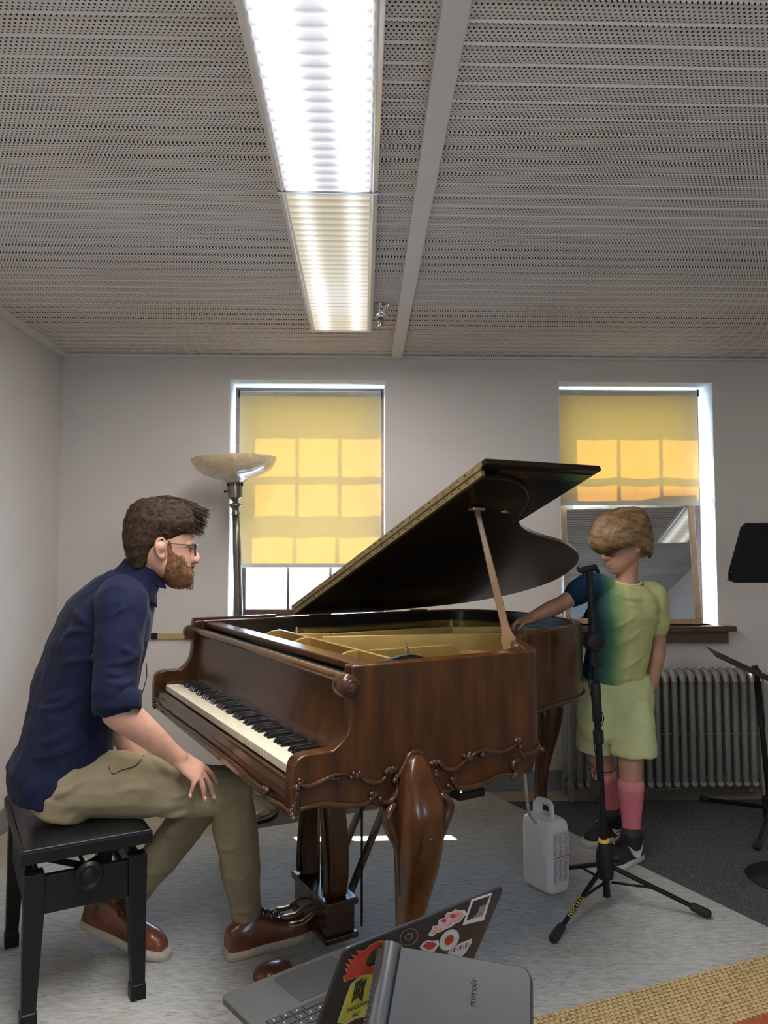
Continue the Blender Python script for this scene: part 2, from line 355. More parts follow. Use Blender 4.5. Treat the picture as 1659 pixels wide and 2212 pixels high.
# windows: frame, two sashes with muntins and panes
def window(name, w, lower=True):
    x0, x1, z0, z1 = w; yf = D+.185
    root = st(bpy.data.objects.new(name, None)); C.objects.link(root); root.location = ((x0+x1)/2, yf, z0)
    f = MB(); t = .028
    for (cx, cz, sx, sz) in (((x0+x1)/2, z1-t/2, x1-x0, t), ((x0+x1)/2, z0+t/2, x1-x0, t), (x0+t/2, (z0+z1)/2, t, z1-z0-2*t), (x1-t/2, (z0+z1)/2, t, z1-z0-2*t)):
        f.box((cx, yf+.035, cz), (sx, .07, sz))
    f.build('window_frame', M['dwood'], root, bevel=.004)
    zm = (z0+z1)/2+.03
    for k, (a, c, yo) in enumerate(((zm-.02, z1-t, .05), (z0+t, zm+.02, .02))):
        if k == 1 and not lower: continue
        s = MB(); r = .042; X0, X1 = x0+t, x1-t; top = .075 if k == 0 else .04
        s.box(((X0+X1)/2, yf+yo, c-top/2), (X1-X0, .03, top)); s.box(((X0+X1)/2, yf+yo, a+r/2), (X1-X0, .03, r))
        s.box((X0+r/2, yf+yo, (a+c)/2), (r, .03, c-a-.08)); s.box((X1-r/2, yf+yo, (a+c)/2), (r, .03, c-a-.08))
        for j in (1, 2): s.box((X0+r+(X1-X0-2*r)*j/3, yf+yo, (a+c)/2), (.016, .022, c-a-.08))
        s.box(((X0+X1)/2, yf+yo, (a+c-.03)/2), (X1-X0-2*r, .022, .018))
        so = s.build('sash', M['dwood'], root, bevel=.002)
        MB().box(((X0+X1)/2, yf+yo, (a+c)/2), (X1-X0-.02, .003, c-a-.02)).build('window_pane', M['pane'], so)
    return root
window('window_1', W1); window('window_2', W2)
# painted reveals lining the wall openings
for k, w in ((4, W1), (5, W2)):
    x0, x1, z0, z1 = w; b = MB(); y0, y1 = D+.001, D+.185
    for (cx, cz, sx, sz) in (((x0+x1)/2, z1-.002, x1-x0, .004), (x0+.002, (z0+z1)/2, .004, z1-z0), (x1-.002, (z0+z1)/2, .004, z1-z0)):
        b.box((cx, (y0+y1)/2, cz), (sx, y1-y0, sz))
    st(b.build('trim_%d' % k, M['whiteplaster']))
for k, w in ((6, W1), (7, W2)):
    x0, x1, z0, z1 = w; b = MB()
    b.box(((x0+x1)/2, D+.06, z0-.011), (x1-x0-.004, .245, .022)); b.box(((x0+x1)/2, D-.032, z0-.011), (x1-x0+.14, .064, .030)); b.box(((x0+x1)/2, D-.018, z0-.058), (x1-x0+.075, .036, .064))
    st(b.build('trim_%d' % k, M['sillwood'], bevel=.004))
# window in the rear wall and the right wall (seen in reflections)
for nm, (cx, cy, sx, sy, z0, z1) in {'window_3': (.9, YR-.08, .5, .05, 1.3, 1.8), 'window_4': (XR+.08, -1.40, .05, .7, 1.0, 1.7)}.items():
    b = MB(); L = max(sx, sy); hz = (z1-z0)
    for (o, zz, l, h) in ((0, z1-.03, L, .06), (0, z0+.03, L, .06), (-L/2+.03, (z0+z1)/2, .06, hz), (L/2-.03, (z0+z1)/2, .06, hz), (0, (z0+z1)/2, .05, hz), (0, (z0+z1)/2, L, .04)):
        if sx > sy: b.box((cx+o, cy, zz), (l, .05, h))
        else: b.box((cx, cy+o, zz), (.05, l, h))
    st(b.build(nm, M['white']))

# roller shades
def shade(w, xa, xb, zt, zb, label):
    yy = D+.100; L = xb-xa
    t = thing('roller_shade', label, 'window shade', ((xa+xb)/2, yy, zt), 'roller shades')
    b = MB(); n = 40; m = 24; th = .0012
    def pt(i, j, s): 
        x = xa+L*i/n; z = zt-.02+(zb-zt+.02)*j/m
        return V((x, yy+.004*math.sin(x*23)*(j/m)+s*th, z))
    for s in (0, 1):
        o0 = len(b.v)
        b.v += [pt(i, j, s) for j in range(m+1) for i in range(n+1)]
        for j in range(m):
            for i in range(n):
                q = o0+j*(n+1)+i; f = (q, q+1, q+n+2, q+n+1); b.f.append(f if s else f[::-1])
    b.build('fabric', M['shade'], t, smooth=True)
    cyl((xa, yy+.012, zt-.006), (xb, yy+.012, zt-.006), .019, 20).build('roller_tube', mat('shade_roll', (.55,.52,.44), .7), t, smooth=True, auto=40)
    MB().box(((xa+xb)/2, yy, zb+.012), (L, .009, .024)).build('hem_bar', mat('shade_hem', (.60,.58,.52), .7), t, bevel=.003)
    for x in (xa-.005, xb+.005): MB().box((x, yy+.012, zt-.004), (.006, .04, .04)).build('bracket', M['black'], t)
shade(W1, at(517,1000,D+.1).x, at(823,1000,D+.1).x, at(517,848,D+.1).z, at(517,1226,D+.1).z, 'long yellow roller shade pulled two thirds down behind the floor lamp')
shade(W2, W2[0]+.012, at(1509,1000,D+.1).x, at(1509,848,D+.1).z, at(1509,1092,D+.1).z, 'short yellow roller shade in the window behind the child')

# framed mirror leaning in window 2
t = thing('framed_mirror', 'pale wood framed mirror leaning in the window behind the child', 'mirror', (1.52, D+.06, W2[2]))
mc = V((1.500, D+.106, W2[2]+.386)); tilt = math.radians(8); yw = math.radians(-4)
nrm = V((math.sin(yw)*math.cos(tilt), -math.cos(yw)*math.cos(tilt), math.sin(tilt)))
xx = V((math.cos(yw), math.sin(yw), 0)); zz = nrm.cross(xx)*-1
if zz.z < 0: zz = -zz
R = frame3(xx, -nrm, zz); hw, hh = .375, .384
b = MB()
for (o, d) in (((0,0,hh-.016), (2*hw,.022,.032)), ((0,0,-hh+.016), (2*hw,.022,.032)), ((-hw+.016,0,0), (.032,.022,2*hh-.064)), ((hw-.016,0,0), (.032,.022,2*hh-.064))):
    b.box(mc+R@V(o), d, R)
b.build('frame', M['palewood'], t, bevel=.004)
MB().box(mc+R@V((0,.004,0)), (2*hw-.05, .006, 2*hh-.05), R).build('mirror_glass', M['mirror'], t)

# ceiling lamp: long surface trough with two lens panels
t = thing('ceiling_lamp', 'long lit fluorescent ceiling lamp with a ribbed lens', 'ceiling light', (-.103, 1.7, H))
x0, x1, y0, y1 = -.249, .043, .30, 3.552
def trough(name, ya, yb, m): 
    b = MB(); n = int((yb-ya)/.042)
    for k in range(n+1):
        ya_ = ya+(yb-ya)*k/n
        for x, z in ((x0+.026, H-.055), (x1-.026, H-.055)): b.v.append(V((x, ya_, z-.0)))
        if k < n:
            for x, z in ((x0+.026, H-.060), (x1-.026, H-.060)): b.v.append(V((x, ya_+(yb-ya)/n*.5, z)))
    for k in range(len(b.v)//2-1): b.f.append((2*k, 2*k+2, 2*k+3, 2*k+1))
    return b.build(name, m, t)
JY = 2.175
trough('lens', y0, JY-.003, M['lensA']); trough('lens', JY+.003, y1-.005, M['lensB'])
b = MB()
for xa, xb in ((x0, x0+.030), (x1-.030, x1)):
    for ya, yb in ((y0, JY-.002), (JY+.002, y1)):
        b.prism([(xa, ya, H), (xb, ya, H), (xb if xa == x0 else xb, ya, H-.050), ((xa+xb)/2, ya, H-.060), (xa, ya, H-.050)], (0, yb-ya, 0))
b.box(((x0+x1)/2, y1+.003, H-.03), (x1-x0, .010, .058)); b.box(((x0+x1)/2, y0-.003, H-.03), (x1-x0, .010, .058))
b.build('housing', mat('lamp_housing', (.86,.85,.82), .22, metal=.35, var=.02), t, bevel=.003)
MB().box(((x0+x1)/2, JY, H-.056), (x1-x0, .006, .008)).build('joint_strip', M['greyl'], t)
# the same lamp again over the right half of the room (seen in the mirror)
def dup(root, dx, dy, label):
    r = root.copy(); C.objects.link(r); r.location = root.location+V((dx,dy,0)); r['label'] = label
    for chd in list(root.children): 
        inv = chd.matrix_parent_inverse.copy(); c_ = chd.copy(); C.objects.link(c_); c_.parent = r; c_.matrix_parent_inverse = inv
        if c_.name.startswith('lens'): c_.data = c_.data.copy(); c_.data.materials[0] = M['lensB']
    return r
t['group'] = 'fluorescent ceiling lamps'
dup(t, 2.72, .75, 'second fluorescent ceiling lamp over the right side, seen in the mirror')
# sprinkler
t = thing('fire_sprinkler', 'chrome fire sprinkler head beside the far end of the ceiling lamp', 'sprinkler', (.078, 3.34, H))
MB().lathe([(.040,0),(.040,-.004),(.032,-.014),(.024,-.045),(.015,-.048),(.013,-.055)], (.078,3.34,H), n=24).build('escutcheon', M['chrome'], t, smooth=True, auto=35)
b = MB().lathe([(.008,-.05),(.008,-.065),(.004,-.066),(.004,-.09),(.013,-.091),(.013,-.094)], (.078,3.34,H), n=16)
for s in (-1, 1): b.tube([(.078+s*.010,3.34,H-.058),(.078+s*.012,3.34,H-.072),(.078+s*.003,3.34,H-.088)], .0025, 6)
b.build('sprinkler_head', M['pewter'], t, smooth=True, auto=35)

# gilded rail with black blocks on the back wall
t = thing('wall_rail', 'gold rail with black blocks on the wall behind the man', 'wall rail', (-1.1, D, .826))
MB().box((-1.12, D-.008, .826), (.62, .016, .032)).build('rail', M['goldrail'], t, bevel=.003)
for x in (-1.37, -1.115, -.935, -.83): MB().box((x, D-.010, .826), (.036, .022, .033)).build('block', M['black'], t, bevel=.002)

# floor coverings
u25 = V((math.cos(RA), math.sin(RA), 0)); v25 = V((math.sin(RA), -math.cos(RA), 0))
b = MB(); b.prism([(-.60,-2.0,.0005),(3.05,-2.0,.0005),(3.05,3.985,.0005),(-.60,3.985,.0005)], (0,0,.0035)); tag(b.build('carpet', M['carpet']), 'charcoal wall-to-wall carpet under the radiator side and below the rug', 'carpet')
c0 = V((.655,4.150,.0042)); b = MB(); b.prism([c0, c0-u25*2.32, c0-u25*2.32+v25*4.6, c0+v25*4.6], (0,0,.003))
tag(b.build('area_rug', M['rug'], bevel=.002), 'large grey beige rug with a fine streaky weave under the piano', 'rug')
# straw mat with red stripes, rounded braid edge
p0 = onz(1659,2065,.012); p1 = onz(1200,2190,.012); d = (p0-p1).normalized(); q = V((d.y,-d.x,0)); 
t = thing('straw_mat', 'braided straw coloured mat with red stripes at the lower right', 'mat', p0)
b = MB(); rows = 46; cols = 170; cell = .0175; org = p1 - d*.75
def mrow(r, bb):
    o = org + q*(r*cell*.86)
    for c in range(cols):
        a = o + d*((c + (.5 if r % 2 else 0))*cell)
        w = d*(cell*.52); h = q*(cell*.50); top = V((0,0,.0065))
        bb.add([a-w*.95-h*.35, a-w*.2-h*1.0, a+w*.95+h*.35-h*.4, a+w*.95+h*.35, a+w*.2+h*1.0, a-w*.95+h*.1, a+top*.8-w*.3, a+top*.8+w*.3],
               [(0,1,6),(1,2,7,6),(2,3,7),(3,4,7),(4,5,6,7),(5,0,6)])
straw, redb = MB(), MB()
for r in range(rows):
    red = (r in (15,16,17,18,19,20) or 30 <= r <= 36)
    mrow(r, redb if red else straw)
base = MB(); base.prism([org-q*.008, org+d*(cols*cell), org+d*(cols*cell)+q*(rows*cell*.86), org+q*(rows*cell*.86)], (0,0,-.0035))
base.build('mat_backing', mat('mat_backing_jute', (.20,.13,.06), .9), t)
straw.build('straw_braids', M['mat2'], t, kind='stuff', smooth=False); redb.build('red_braids', mat('red_braid', (.38,.085,.035), .9, var=.25, scale=90), t, kind='stuff')

# ------------------------------------------------------------------ radiator
RY = 4.03; rt = thing('radiator', 'grey cast iron radiator with vertical columns under the window', 'radiator', (1.56, RY, 0))
pitch = .0452; nx = 23; X0 = 1.062
def section(leg):
    b = MB(); x = 0
    for yo in (-.062, .0, .062):
        b.tube([(x, yo, .10), (x, yo, .14), (x, yo, .58), (x, yo, .62)], [.014,.0155,.0155,.014], 10, flat=1.0)
    b.tube([(x, -.075, .095), (x, -.04, .080), (x, .04, .080), (x, .075, .095)], [.016,.020,.020,.016], 10)
    b.tube([(x, -.070, .60), (x, -.050, .640), (x, 0, .655), (x, .050, .640), (x, .070, .60)], [.014,.019,.018,.019,.014], 10)
    b.tube([(x-pitch/2, 0, .60), (x+pitch/2, 0, .60)], .022, 12); b.tube([(x-pitch/2, 0, .10), (x+pitch/2, 0, .10)], .022, 12)
    b.tube([(x-pitch/2, -.055, .34), (x+pitch/2, -.055, .34)], .005, 6)
    if leg:
        for yo in (-.070, .070): b.tube([(x, yo*.95, .10), (x, yo*1.02, .055), (x, yo*1.05, .012)], [.018,.012,.016], 10)
    return b
s0 = section(False).build('radiator_section', M['radiator'], smooth=True, auto=50); s1 = section(True).build('radiator_section', M['radiator'], smooth=True, auto=50)
for i in range(nx):
    src = s1 if i in (0, nx-1) else s0
    o = src if (i == 0 and src is s1) or (i == 1) else src.copy()
    if o.name not in C.objects: C.objects.link(o)
    o.location = (X0+i*pitch, RY, 0); setpar(o, rt)
b = MB(); b.tube([(2.10,RY,.10),(2.20,RY,.10)], .014, 12); b.tube([(2.16,RY,.0),(2.16,RY,.10)], .014, 12); b.lathe([(.022,0),(.022,.05),(.012,.055),(.012,.08),(.02,.082),(.02,.10)], (2.16,RY,.09), n=14)
b.build('valve', M['pewter'], rt, smooth=True, auto=40)
t = MB().tube([(2.235,4.12,.0),(2.235,4.12,.60),(2.235,4.12,.605),(2.235,4.14,.63),(2.235,4.20,.63)], .022, 14).build('heating_pipe', M['white'], smooth=True, auto=40)
tag(t, 'white vertical heating pipe at the right end of the radiator', 'pipe')

# ------------------------------------------------------------------ floor lamp
a0 = V((-.570,3.83,.0)); a1 = V((-.642,3.83,1.74)); ax = (a1-a0).normalized(); L = (a1-a0).length
t = thing('floor_lamp', 'torchiere floor lamp with amber glass bowl standing behind the piano', 'floor lamp', a0)
MB().lathe([(.155,.012),(.158,.03),(.145,.045),(.120,.060),(.095,.062),(.085,.075),(.055,.085),(.030,.105),(.022,.14),(.034,.165),(.036,.20),(.020,.225),(.014,.25)], a0, ax, 48, flute=.015, nf=8).build('base', M['pewter'], t, smooth=True, auto=50)
MB().lathe([(.172,.022),(.166,.012),(.150,.004),(.150,.012)], a0, ax, 48, flute=.05, nf=4).build('base_foot_rim', M['pewter'], t, smooth=True)
MB().lathe([(.014,.25),(.019,.30),(.0195,1.30),(.0165,1.455)], a0, ax, 32, flute=.05, nf=12).build('pole', M['pewter'], t, smooth=True)
MB().lathe([(.016,1.455),(.021,1.458),(.021,1.468),(.017,1.475),(.018,1.49),(.031,1.505),(.031,1.512),(.018,1.518),(.012,1.523),(.016,1.53),(.034,1.545),(.036,1.56),(.036,1.60),(.038,1.635),(.046,1.648),(.058,1.655)], a0, ax, 32).build('socket_cup', M['pewter'], t, smooth=True, auto=40)
b = MB(); x_ = ax.orthogonal().normalized(); y_ = ax.cross(x_)
for k in range(16):
    dd = x_*math.cos(k*math.pi/8)+y_*math.sin(k*math.pi/8); p = a0+ax*1.607+dd*.037; b.tube([p+ax*.022, p+ax*.01, p-ax*.006], [.003,.0042,.002], 6)
b.build('pierced_collar', M['black'], t, smooth=True)
MB().tube([a0+ax*1.575+V((-.036,0,0)), a0+ax*1.575+V((-.055,0,0))], [.004,.0065], 8).build('switch_knob', M['black'], t)
pr_ = [(.042,1.652),(.055,1.66),(.075,1.672),(.110,1.682),(.150,1.697),(.185,1.722),(.205,1.752),(.2125,1.772),(.2090,1.774),(.200,1.754),(.180,1.727),(.148,1.703),(.108,1.689),(.06,1.672),(.02,1.668)]
bowl = MB().lathe([(r,z-.035) for r,z in pr_], a0, ax, 64).build('glass_bowl', M['glassbowl'], t, smooth=True, auto=50)
b = MB()
for k in range(10):
    ph = k*2*math.pi/10
    for s in (-1, 1):
        for j in range(3):
            pts = []
            for i in range(7):
                tt = i/6; r = .10+.085*tt; z = 1.647+.004+.055*tt**1.6+.002; a = ph+s*(.05+.16*math.sin(tt*2.2+j*.5))*(1-.25*j)
                pts.append(a0+ax*z+(x_*math.cos(a)+y_*math.sin(a))*(r+.006))
            b.tube(pts, [.0015,.003,.0035,.004,.0035,.003,.0012], 6)
b.build('moulded_leaf_relief', M['glassbowl'], t, smooth=True)

# ================================================================== GRAND PIANO
B0 = V((-.828,3.072,0)); A0 = V((-.159,1.7355,0)); UD = V((.4476,-.894,0)).normalized()
def PP(s, d, z): return B0 + UD*s + E3*d + V((0,0,z))
def NP(x, y, off=0.0): return onplane(x, y, A0+NV*off, NV)
FN = V((UD.y, -UD.x, 0)); FN = FN if FN.dot(E3) < 0 else -FN
def FP(x, y, off=0.0): return onplane(x, y, A0+FN*off, FN)
piano = thing('grand_piano', 'brown wooden grand piano with carved cabriole legs and raised lid', 'piano', (0.1, 2.7, 0))
ZR = .995
# rim path, treble side -> tail -> spine
rp = [(.392,2.061),(.446,2.088),(.476,2.125),(.488,2.20),(.490,2.31),(.497,2.41),(.517,2.496),(.545,2.560),(.588,2.620),(.653,2.695),(.741,2.795),(.805,2.880),(.850,2.98),(.868,3.09),(.862,3.22),(.82,3.40),(.74,3.60),(.62,3.74),(.47,3.80),(.30,3.735),(.179,3.667),(-.295,3.387),(-.682,3.158)]
path = [V((x, y, 0)) for x, y in cr(rp[:21], 5)] + [V((*rp[21], 0)), V((*rp[22], 0))]
def nrm_at(P, i):
    d = (P[min(i+1, len(P)-1)]-P[max(i-1, 0)]).normalized(); return V((d.y, -d.x, 0))
def zbot(i): 
    t = i/len(path); return .672 + .053*min(1, max(0, (i-6)/4))
b = MB(); th = .034; rs = []
for i, p in enumerate(path):
    n = nrm_at(path, i); z0 = zbot(i)
    rs.append([p+V((0,0,z0)), p+V((0,0,ZR-.004)), p-n*.004+V((0,0,ZR)), p-n*(th-.004)+V((0,0,ZR)), p-n*th+V((0,0,ZR-.004)), p-n*th+V((0,0,z0))])
b.rings(rs)
case = b.build('case_rim', M['mahog'], piano, smooth=True, auto=40)
# black lining inside the tail
b = MB(); rs = []
for i, p in enumerate(path):
    n = nrm_at(path, i); q = p-n*(th+.0015); rs.append([q+V((0,0,.80)), q+V((0,0,ZR-.007)), q-n*.002+V((0,0,ZR-.007)), q-n*.002+V((0,0,.80))])
b.rings(rs).build('rim_lining', mat('dark_rim_lining', (.012,.008,.006), .3, var=.2), piano, smooth=True, auto=40)
# treble cheek with its scrolled arm (near side)
def cheek(prof, s, thick, name='cheek'):
    pts = [PP(s, d, z) for d, z in prof]; return MB().prism(pts, -UD*thick).build(name, M['mahog'], piano, smooth=True, auto=40, bevel=.004)
arm = cr([(.003,.69),(.003,.73),(.005,.775),(.014,.797),(.035,.806),(.065,.807),(.100,.808)], 4)[:-1] + cr([(.104,.806),(.124,.820),(.139,.836),(.148,.856),(.153,.885),(.154,.93),(.155,.985)], 4)
nearpoly = arm + [(.156, ZR), (.645, ZR), (.645,.672),(.60,.674),(.539,.668),(.48,.667),(.43,.660),(.39,.65),(.33,.645),(.25,.652),(.206,.672),(.156,.679),(.093,.688),(.05,.690),(.02,.680),(.003,.672)]
cheek(nearpoly, 1.495, .044)
farpoly = arm + [(.156, ZR), (.20, ZR), (.20,.70),(.12,.68),(.06,.672),(.003,.662)]
cheek(farpoly, .042, .042)
# underside board
b = MB(); inner = [p-nrm_at(path, i)*.03 for i, p in enumerate(path)]
b.prism([PP(1.46,.16,.735)]+[p+V((0,0,.735)) for p in inner]+[PP(.05,.16,.735)], (0,0,.02)); b.build('bottom_board', M['mahogd'], piano)
b = MB(); b.prism([PP(.03,.02,.69),PP(.03,.20,.69),PP(1.46,.20,.69),PP(1.46,.02,.69)], (0,0,.045)); b.build('keybed', M['mahogd'], piano, bevel=.003)
# key slip with grooves
b = MB(); pr = [(.036,.735),(.022,.738),(.016,.732),(.014,.712),(.006,.706),(.006,.690),(.010,.688),(.010,.664),(.036,.664)]
b.prism([PP(.04, d, z) for d, z in pr], UD*1.415); b.build('key_slip', M['mahogd'], piano, bevel=.002)
for s0, s1 in ((.042,.094),(1.4505,1.4515)):
    if s1-s0 > .01: MB().prism([PP(s0,.04,.735),PP(s1,.04,.735),PP(s1,.155,.735),PP(s0,.155,.735)], (0,0,.034)).build('key_block', M['mahogd'], piano, bevel=.003)
# keys
ks0, ks1 = .095, 1.450; kw = (ks1-ks0)/52
KR = frame3(UD, E3, V((0,0,1)))
def pc(pts): return [KR.inverted() @ V((0,0,0))]
wk = MB(); g = .0006
def kp(s, d, z): return UD*s + E3*d + V((0,0,z))
wk.prism([kp(g,0,0), kp(kw-g,0,0), kp(kw-g,0,.021), kp(g,0,.021)], E3*.135)
wkm = wk.build('white_key', M['ivory'], bevel=.0008)
bk = MB(); hw = kw*.30
bk.add([kp(-hw,0,0),kp(hw,0,0),kp(hw,.09,0),kp(-hw,.09,0),kp(-hw*.75,.010,.0125),kp(hw*.75,.010,.0125),kp(hw*.75,.09,.013),kp(-hw*.75,.09,.013)], [(0,3,2,1),(4,5,6,7),(0,1,5,4),(1,2,6,5),(2,3,7,6),(3,0,4,7)])
bkm = bk.build('black_key', M['ebony'], bevel=.0012)
fw = fb = True
for k in range(52):
    o = wkm if fw else wkm.copy()
    if not fw: C.objects.link(o)
    fw = False; o.location = PP(ks0+k*kw, .036, .739); setpar(o, piano)
    if k % 7 in (0,2,3,5,6) and k < 51:
        o = bkm if fb else bkm.copy()
        if not fb: C.objects.link(o)
        fb = False; o.location = PP(ks0+(k+1)*kw, .036+.048, .7605); setpar(o, piano)
# fallboard, rail, scroll drums
pr = cr([(.158,.765),(.160,.790),(.166,.825),(.172,.865),(.176,.905),(.178,.945)], 4)
b = MB(); rs = [[PP(.043,d,z), PP(1.450,d,z), PP(1.450,d+.012,z), PP(.043,d+.012,z)] for d, z in pr]; b.rings(rs)
b.build('fallboard', M['mahog'], piano, smooth=True, auto=50)
MB().tube([PP(.02,.165,.957), PP(1.47,.165,.957)], .012, 14).build('fallboard_rail', mat('fallboard_rail_wood', (.10,.048,.02), .25, var=.25, coat=.4), piano, smooth=True, auto=50)
for s, sg in ((1.462, 1), (.034, -1)):
    c = PP(s, .149, .949)
    dr = MB().lathe([(.026,-.008),(.028,-.004),(.028,.030),(.026,.034),(.023,.036),(.024,.040),(.021,.043),(.006,.048)], c, UD*sg, 28).build('scroll_drum', M['carved'], piano, smooth=True, auto=40)
    if sg > 0:
        b = MB(); face = c+UD*.045
        sp = [face + E3*(.017*(1-i/26)*math.cos(i*.42)) + V((0,0,1))*(.017*(1-i/26)*math.sin(i*.42)) for i in range(24)]
        b.tube(sp, [.0022+.0018*(i/24) for i in range(24)], 6)
        for k in range(7): 
            a = k*.9; b.ball(face+E3*(.012*math.cos(a))+V((0,0,.012*math.sin(a)))-UD*.003, (.0045,.0045,.004))
        b.build('rosette_carving', M['carved'], dr, smooth=True)
# desk board behind the fallboard
b = MB(); b.prism([PP(.05,.205,.968),PP(1.452,.205,.968),PP(1.452,.262,.968),PP(.05,.262,.968)], (0,0,.019)); b.build('music_desk_board', M['mahog'], piano, bevel=.004)
b = MB(); b.prism([PP(.05,.180,.90),PP(1.452,.180,.90),PP(1.452,.268,.90),PP(.05,.268,.90)], (0,0,.060)); b.build('dark_gap_fill', M['blackm'], piano)  # black block standing in for the shade in the gap behind the fallboard
# spine top strip
b = MB(); b.prism([PP(.000,.158,ZR),PP(.030,.158,ZR),PP(.030,.158,ZR)+V((.861,.509,0))*.36,PP(0,.158,ZR)+V((.861,.509,0))*.36], (0,0,.010)); b.build('hinge_strip', M['mahogd'], piano, bevel=.002)

# cast iron plate and soundboard
ip = [p-nrm_at(path, i)*(th+.004) for i, p in enumerate(path)]
front = [PP(.06,.27,0), PP(1.445,.27,0)]
pl = [front[1]] + ip[1:-1] + [front[0]]
def lay(pts, z, t, name, m): return MB().prism([p+V((0,0,z)) for p in pts], (0,0,t)).build(name, m, piano)
lay(pl, .885, .010, 'soundboard', M['strings'])
b = MB(); ip2 = [p-nrm_at(path, i)*(th+.055) for i, p in enumerate(path)]; rs = []
for i in range(2, len(path)-1):
    rs.append([ip[i]+V((0,0,.90)), ip[i]+V((0,0,.945)), ip2[i]+V((0,0,.940)), ip2[i]+V((0,0,.90))])
b.rings(rs)
b.prism([PP(.06,.27,.905), PP(1.445,.27,.905), PP(1.445,.40,.905), PP(.06,.44,.905)], (0,0,.022))
def bar(p0, p1, zt, zb, w=.016, e0=0.0, e1=0.0):
    d = (p1-p0); d.z = 0; L = d.length; d.normalize(); n = V((-d.y, d.x, 0))*w/2; p0 = V((p0.x,p0.y,0)); p1 = V((p1.x,p1.y,0))
    pts = [p0-n+V((0,0,zb)), p0-n+d*e0+V((0,0,zt)), p1-n-d*e1+V((0,0,zt)), p1-n+V((0,0,zb))]; b.prism(pts, n*2)
PL = lambda x, y, z: onz(x, y, z)
bar(PL(598,1358,.985), PL(858,1425,.985), .985, .905, .014, .02, .02)
bar(PL(678,1375,.985), PL(1120,1366,.985), .985, .91, .022, .03, .03)
bar(PL(785,1405,.985), PL(1002,1391,.985), .985, .91, .022, .02, .04)
bar(PL(1000,1396,.965), PL(1085,1411,.955), .955, .91, .02)
bar(PL(560,1367,.975), PL(716,1366,.975), .972, .91, .016)
bar(PL(716,1366,.985), PL(975,1350,.985), .980, .915, .022)
bar(PL(975,1350,.985), PL(1090,1349,.985), .978, .915, .03)
bar(PL(700,1366,.985), PL(1092,1349,.985)+V((0,.12,0)), .955, .91, .03)
for (x, y) in ((668,1377), (772,1405), (606,1361)):
    p = PL(x, y, .985); q = V((p.x, p.y, 0)); w_ = UD*.007
    prof = cr([(0,.985),(.03,.984),(.055,.975),(.085,.950),(.12,.935),(.15,.930)], 3)
    b.prism([q-w_-E3*dd+V((0,0,z)) for dd, z in prof]+[q-w_-E3*.15+V((0,0,.905)), q-w_+V((0,0,.905))], w_*2)
pl_o = b.build('iron_plate', M['gold'], piano, smooth=True, auto=35, bevel=.003)
for x, y in ((876,1400), (641,1364), (975,1346)):
    p = PL(x, y, .985); MB().lathe([(.011,.91),(.009,.985),(.0075,.986),(.0075,.992),(.004,.993),(.004,1.0)], (p.x,p.y,0), n=14).build('plate_bolt', M['brass'], pl_o, smooth=True, auto=40)
# tuning pins in rows and strings
b = MB()
for r in range(3):
    for k in range(70):
        p = PP(.12+k*.0185+r*.006, .315+r*.022, .928); b.tube([p, p+V((0,0,.022))], .0028, 5)
b.build('tuning_pins', M['pewter'], piano, kind='stuff')
b = MB()
for k in range(46):
    p = PP(.13+k*.028, .42, .925); dd = (E3*math.cos(.12)+UD*(-math.sin(.12)))*1; L = max(.20, .98-.84*(k/45))
    b.tube([p, p+dd*L], .0012, 4)
b.build('strings', M['brass'], piano, kind='stuff')
# dark felt flap behind the treble rim
q0 = [onplane(x, y, A0-NV*.06, NV) for x, y in ((812,1436),(838,1427),(868,1417),(886,1414),(900,1415),(918,1420),(934,1426))]
MB().prism(q0, -NV*.02).build('damper_cover', M['blackm'], piano)

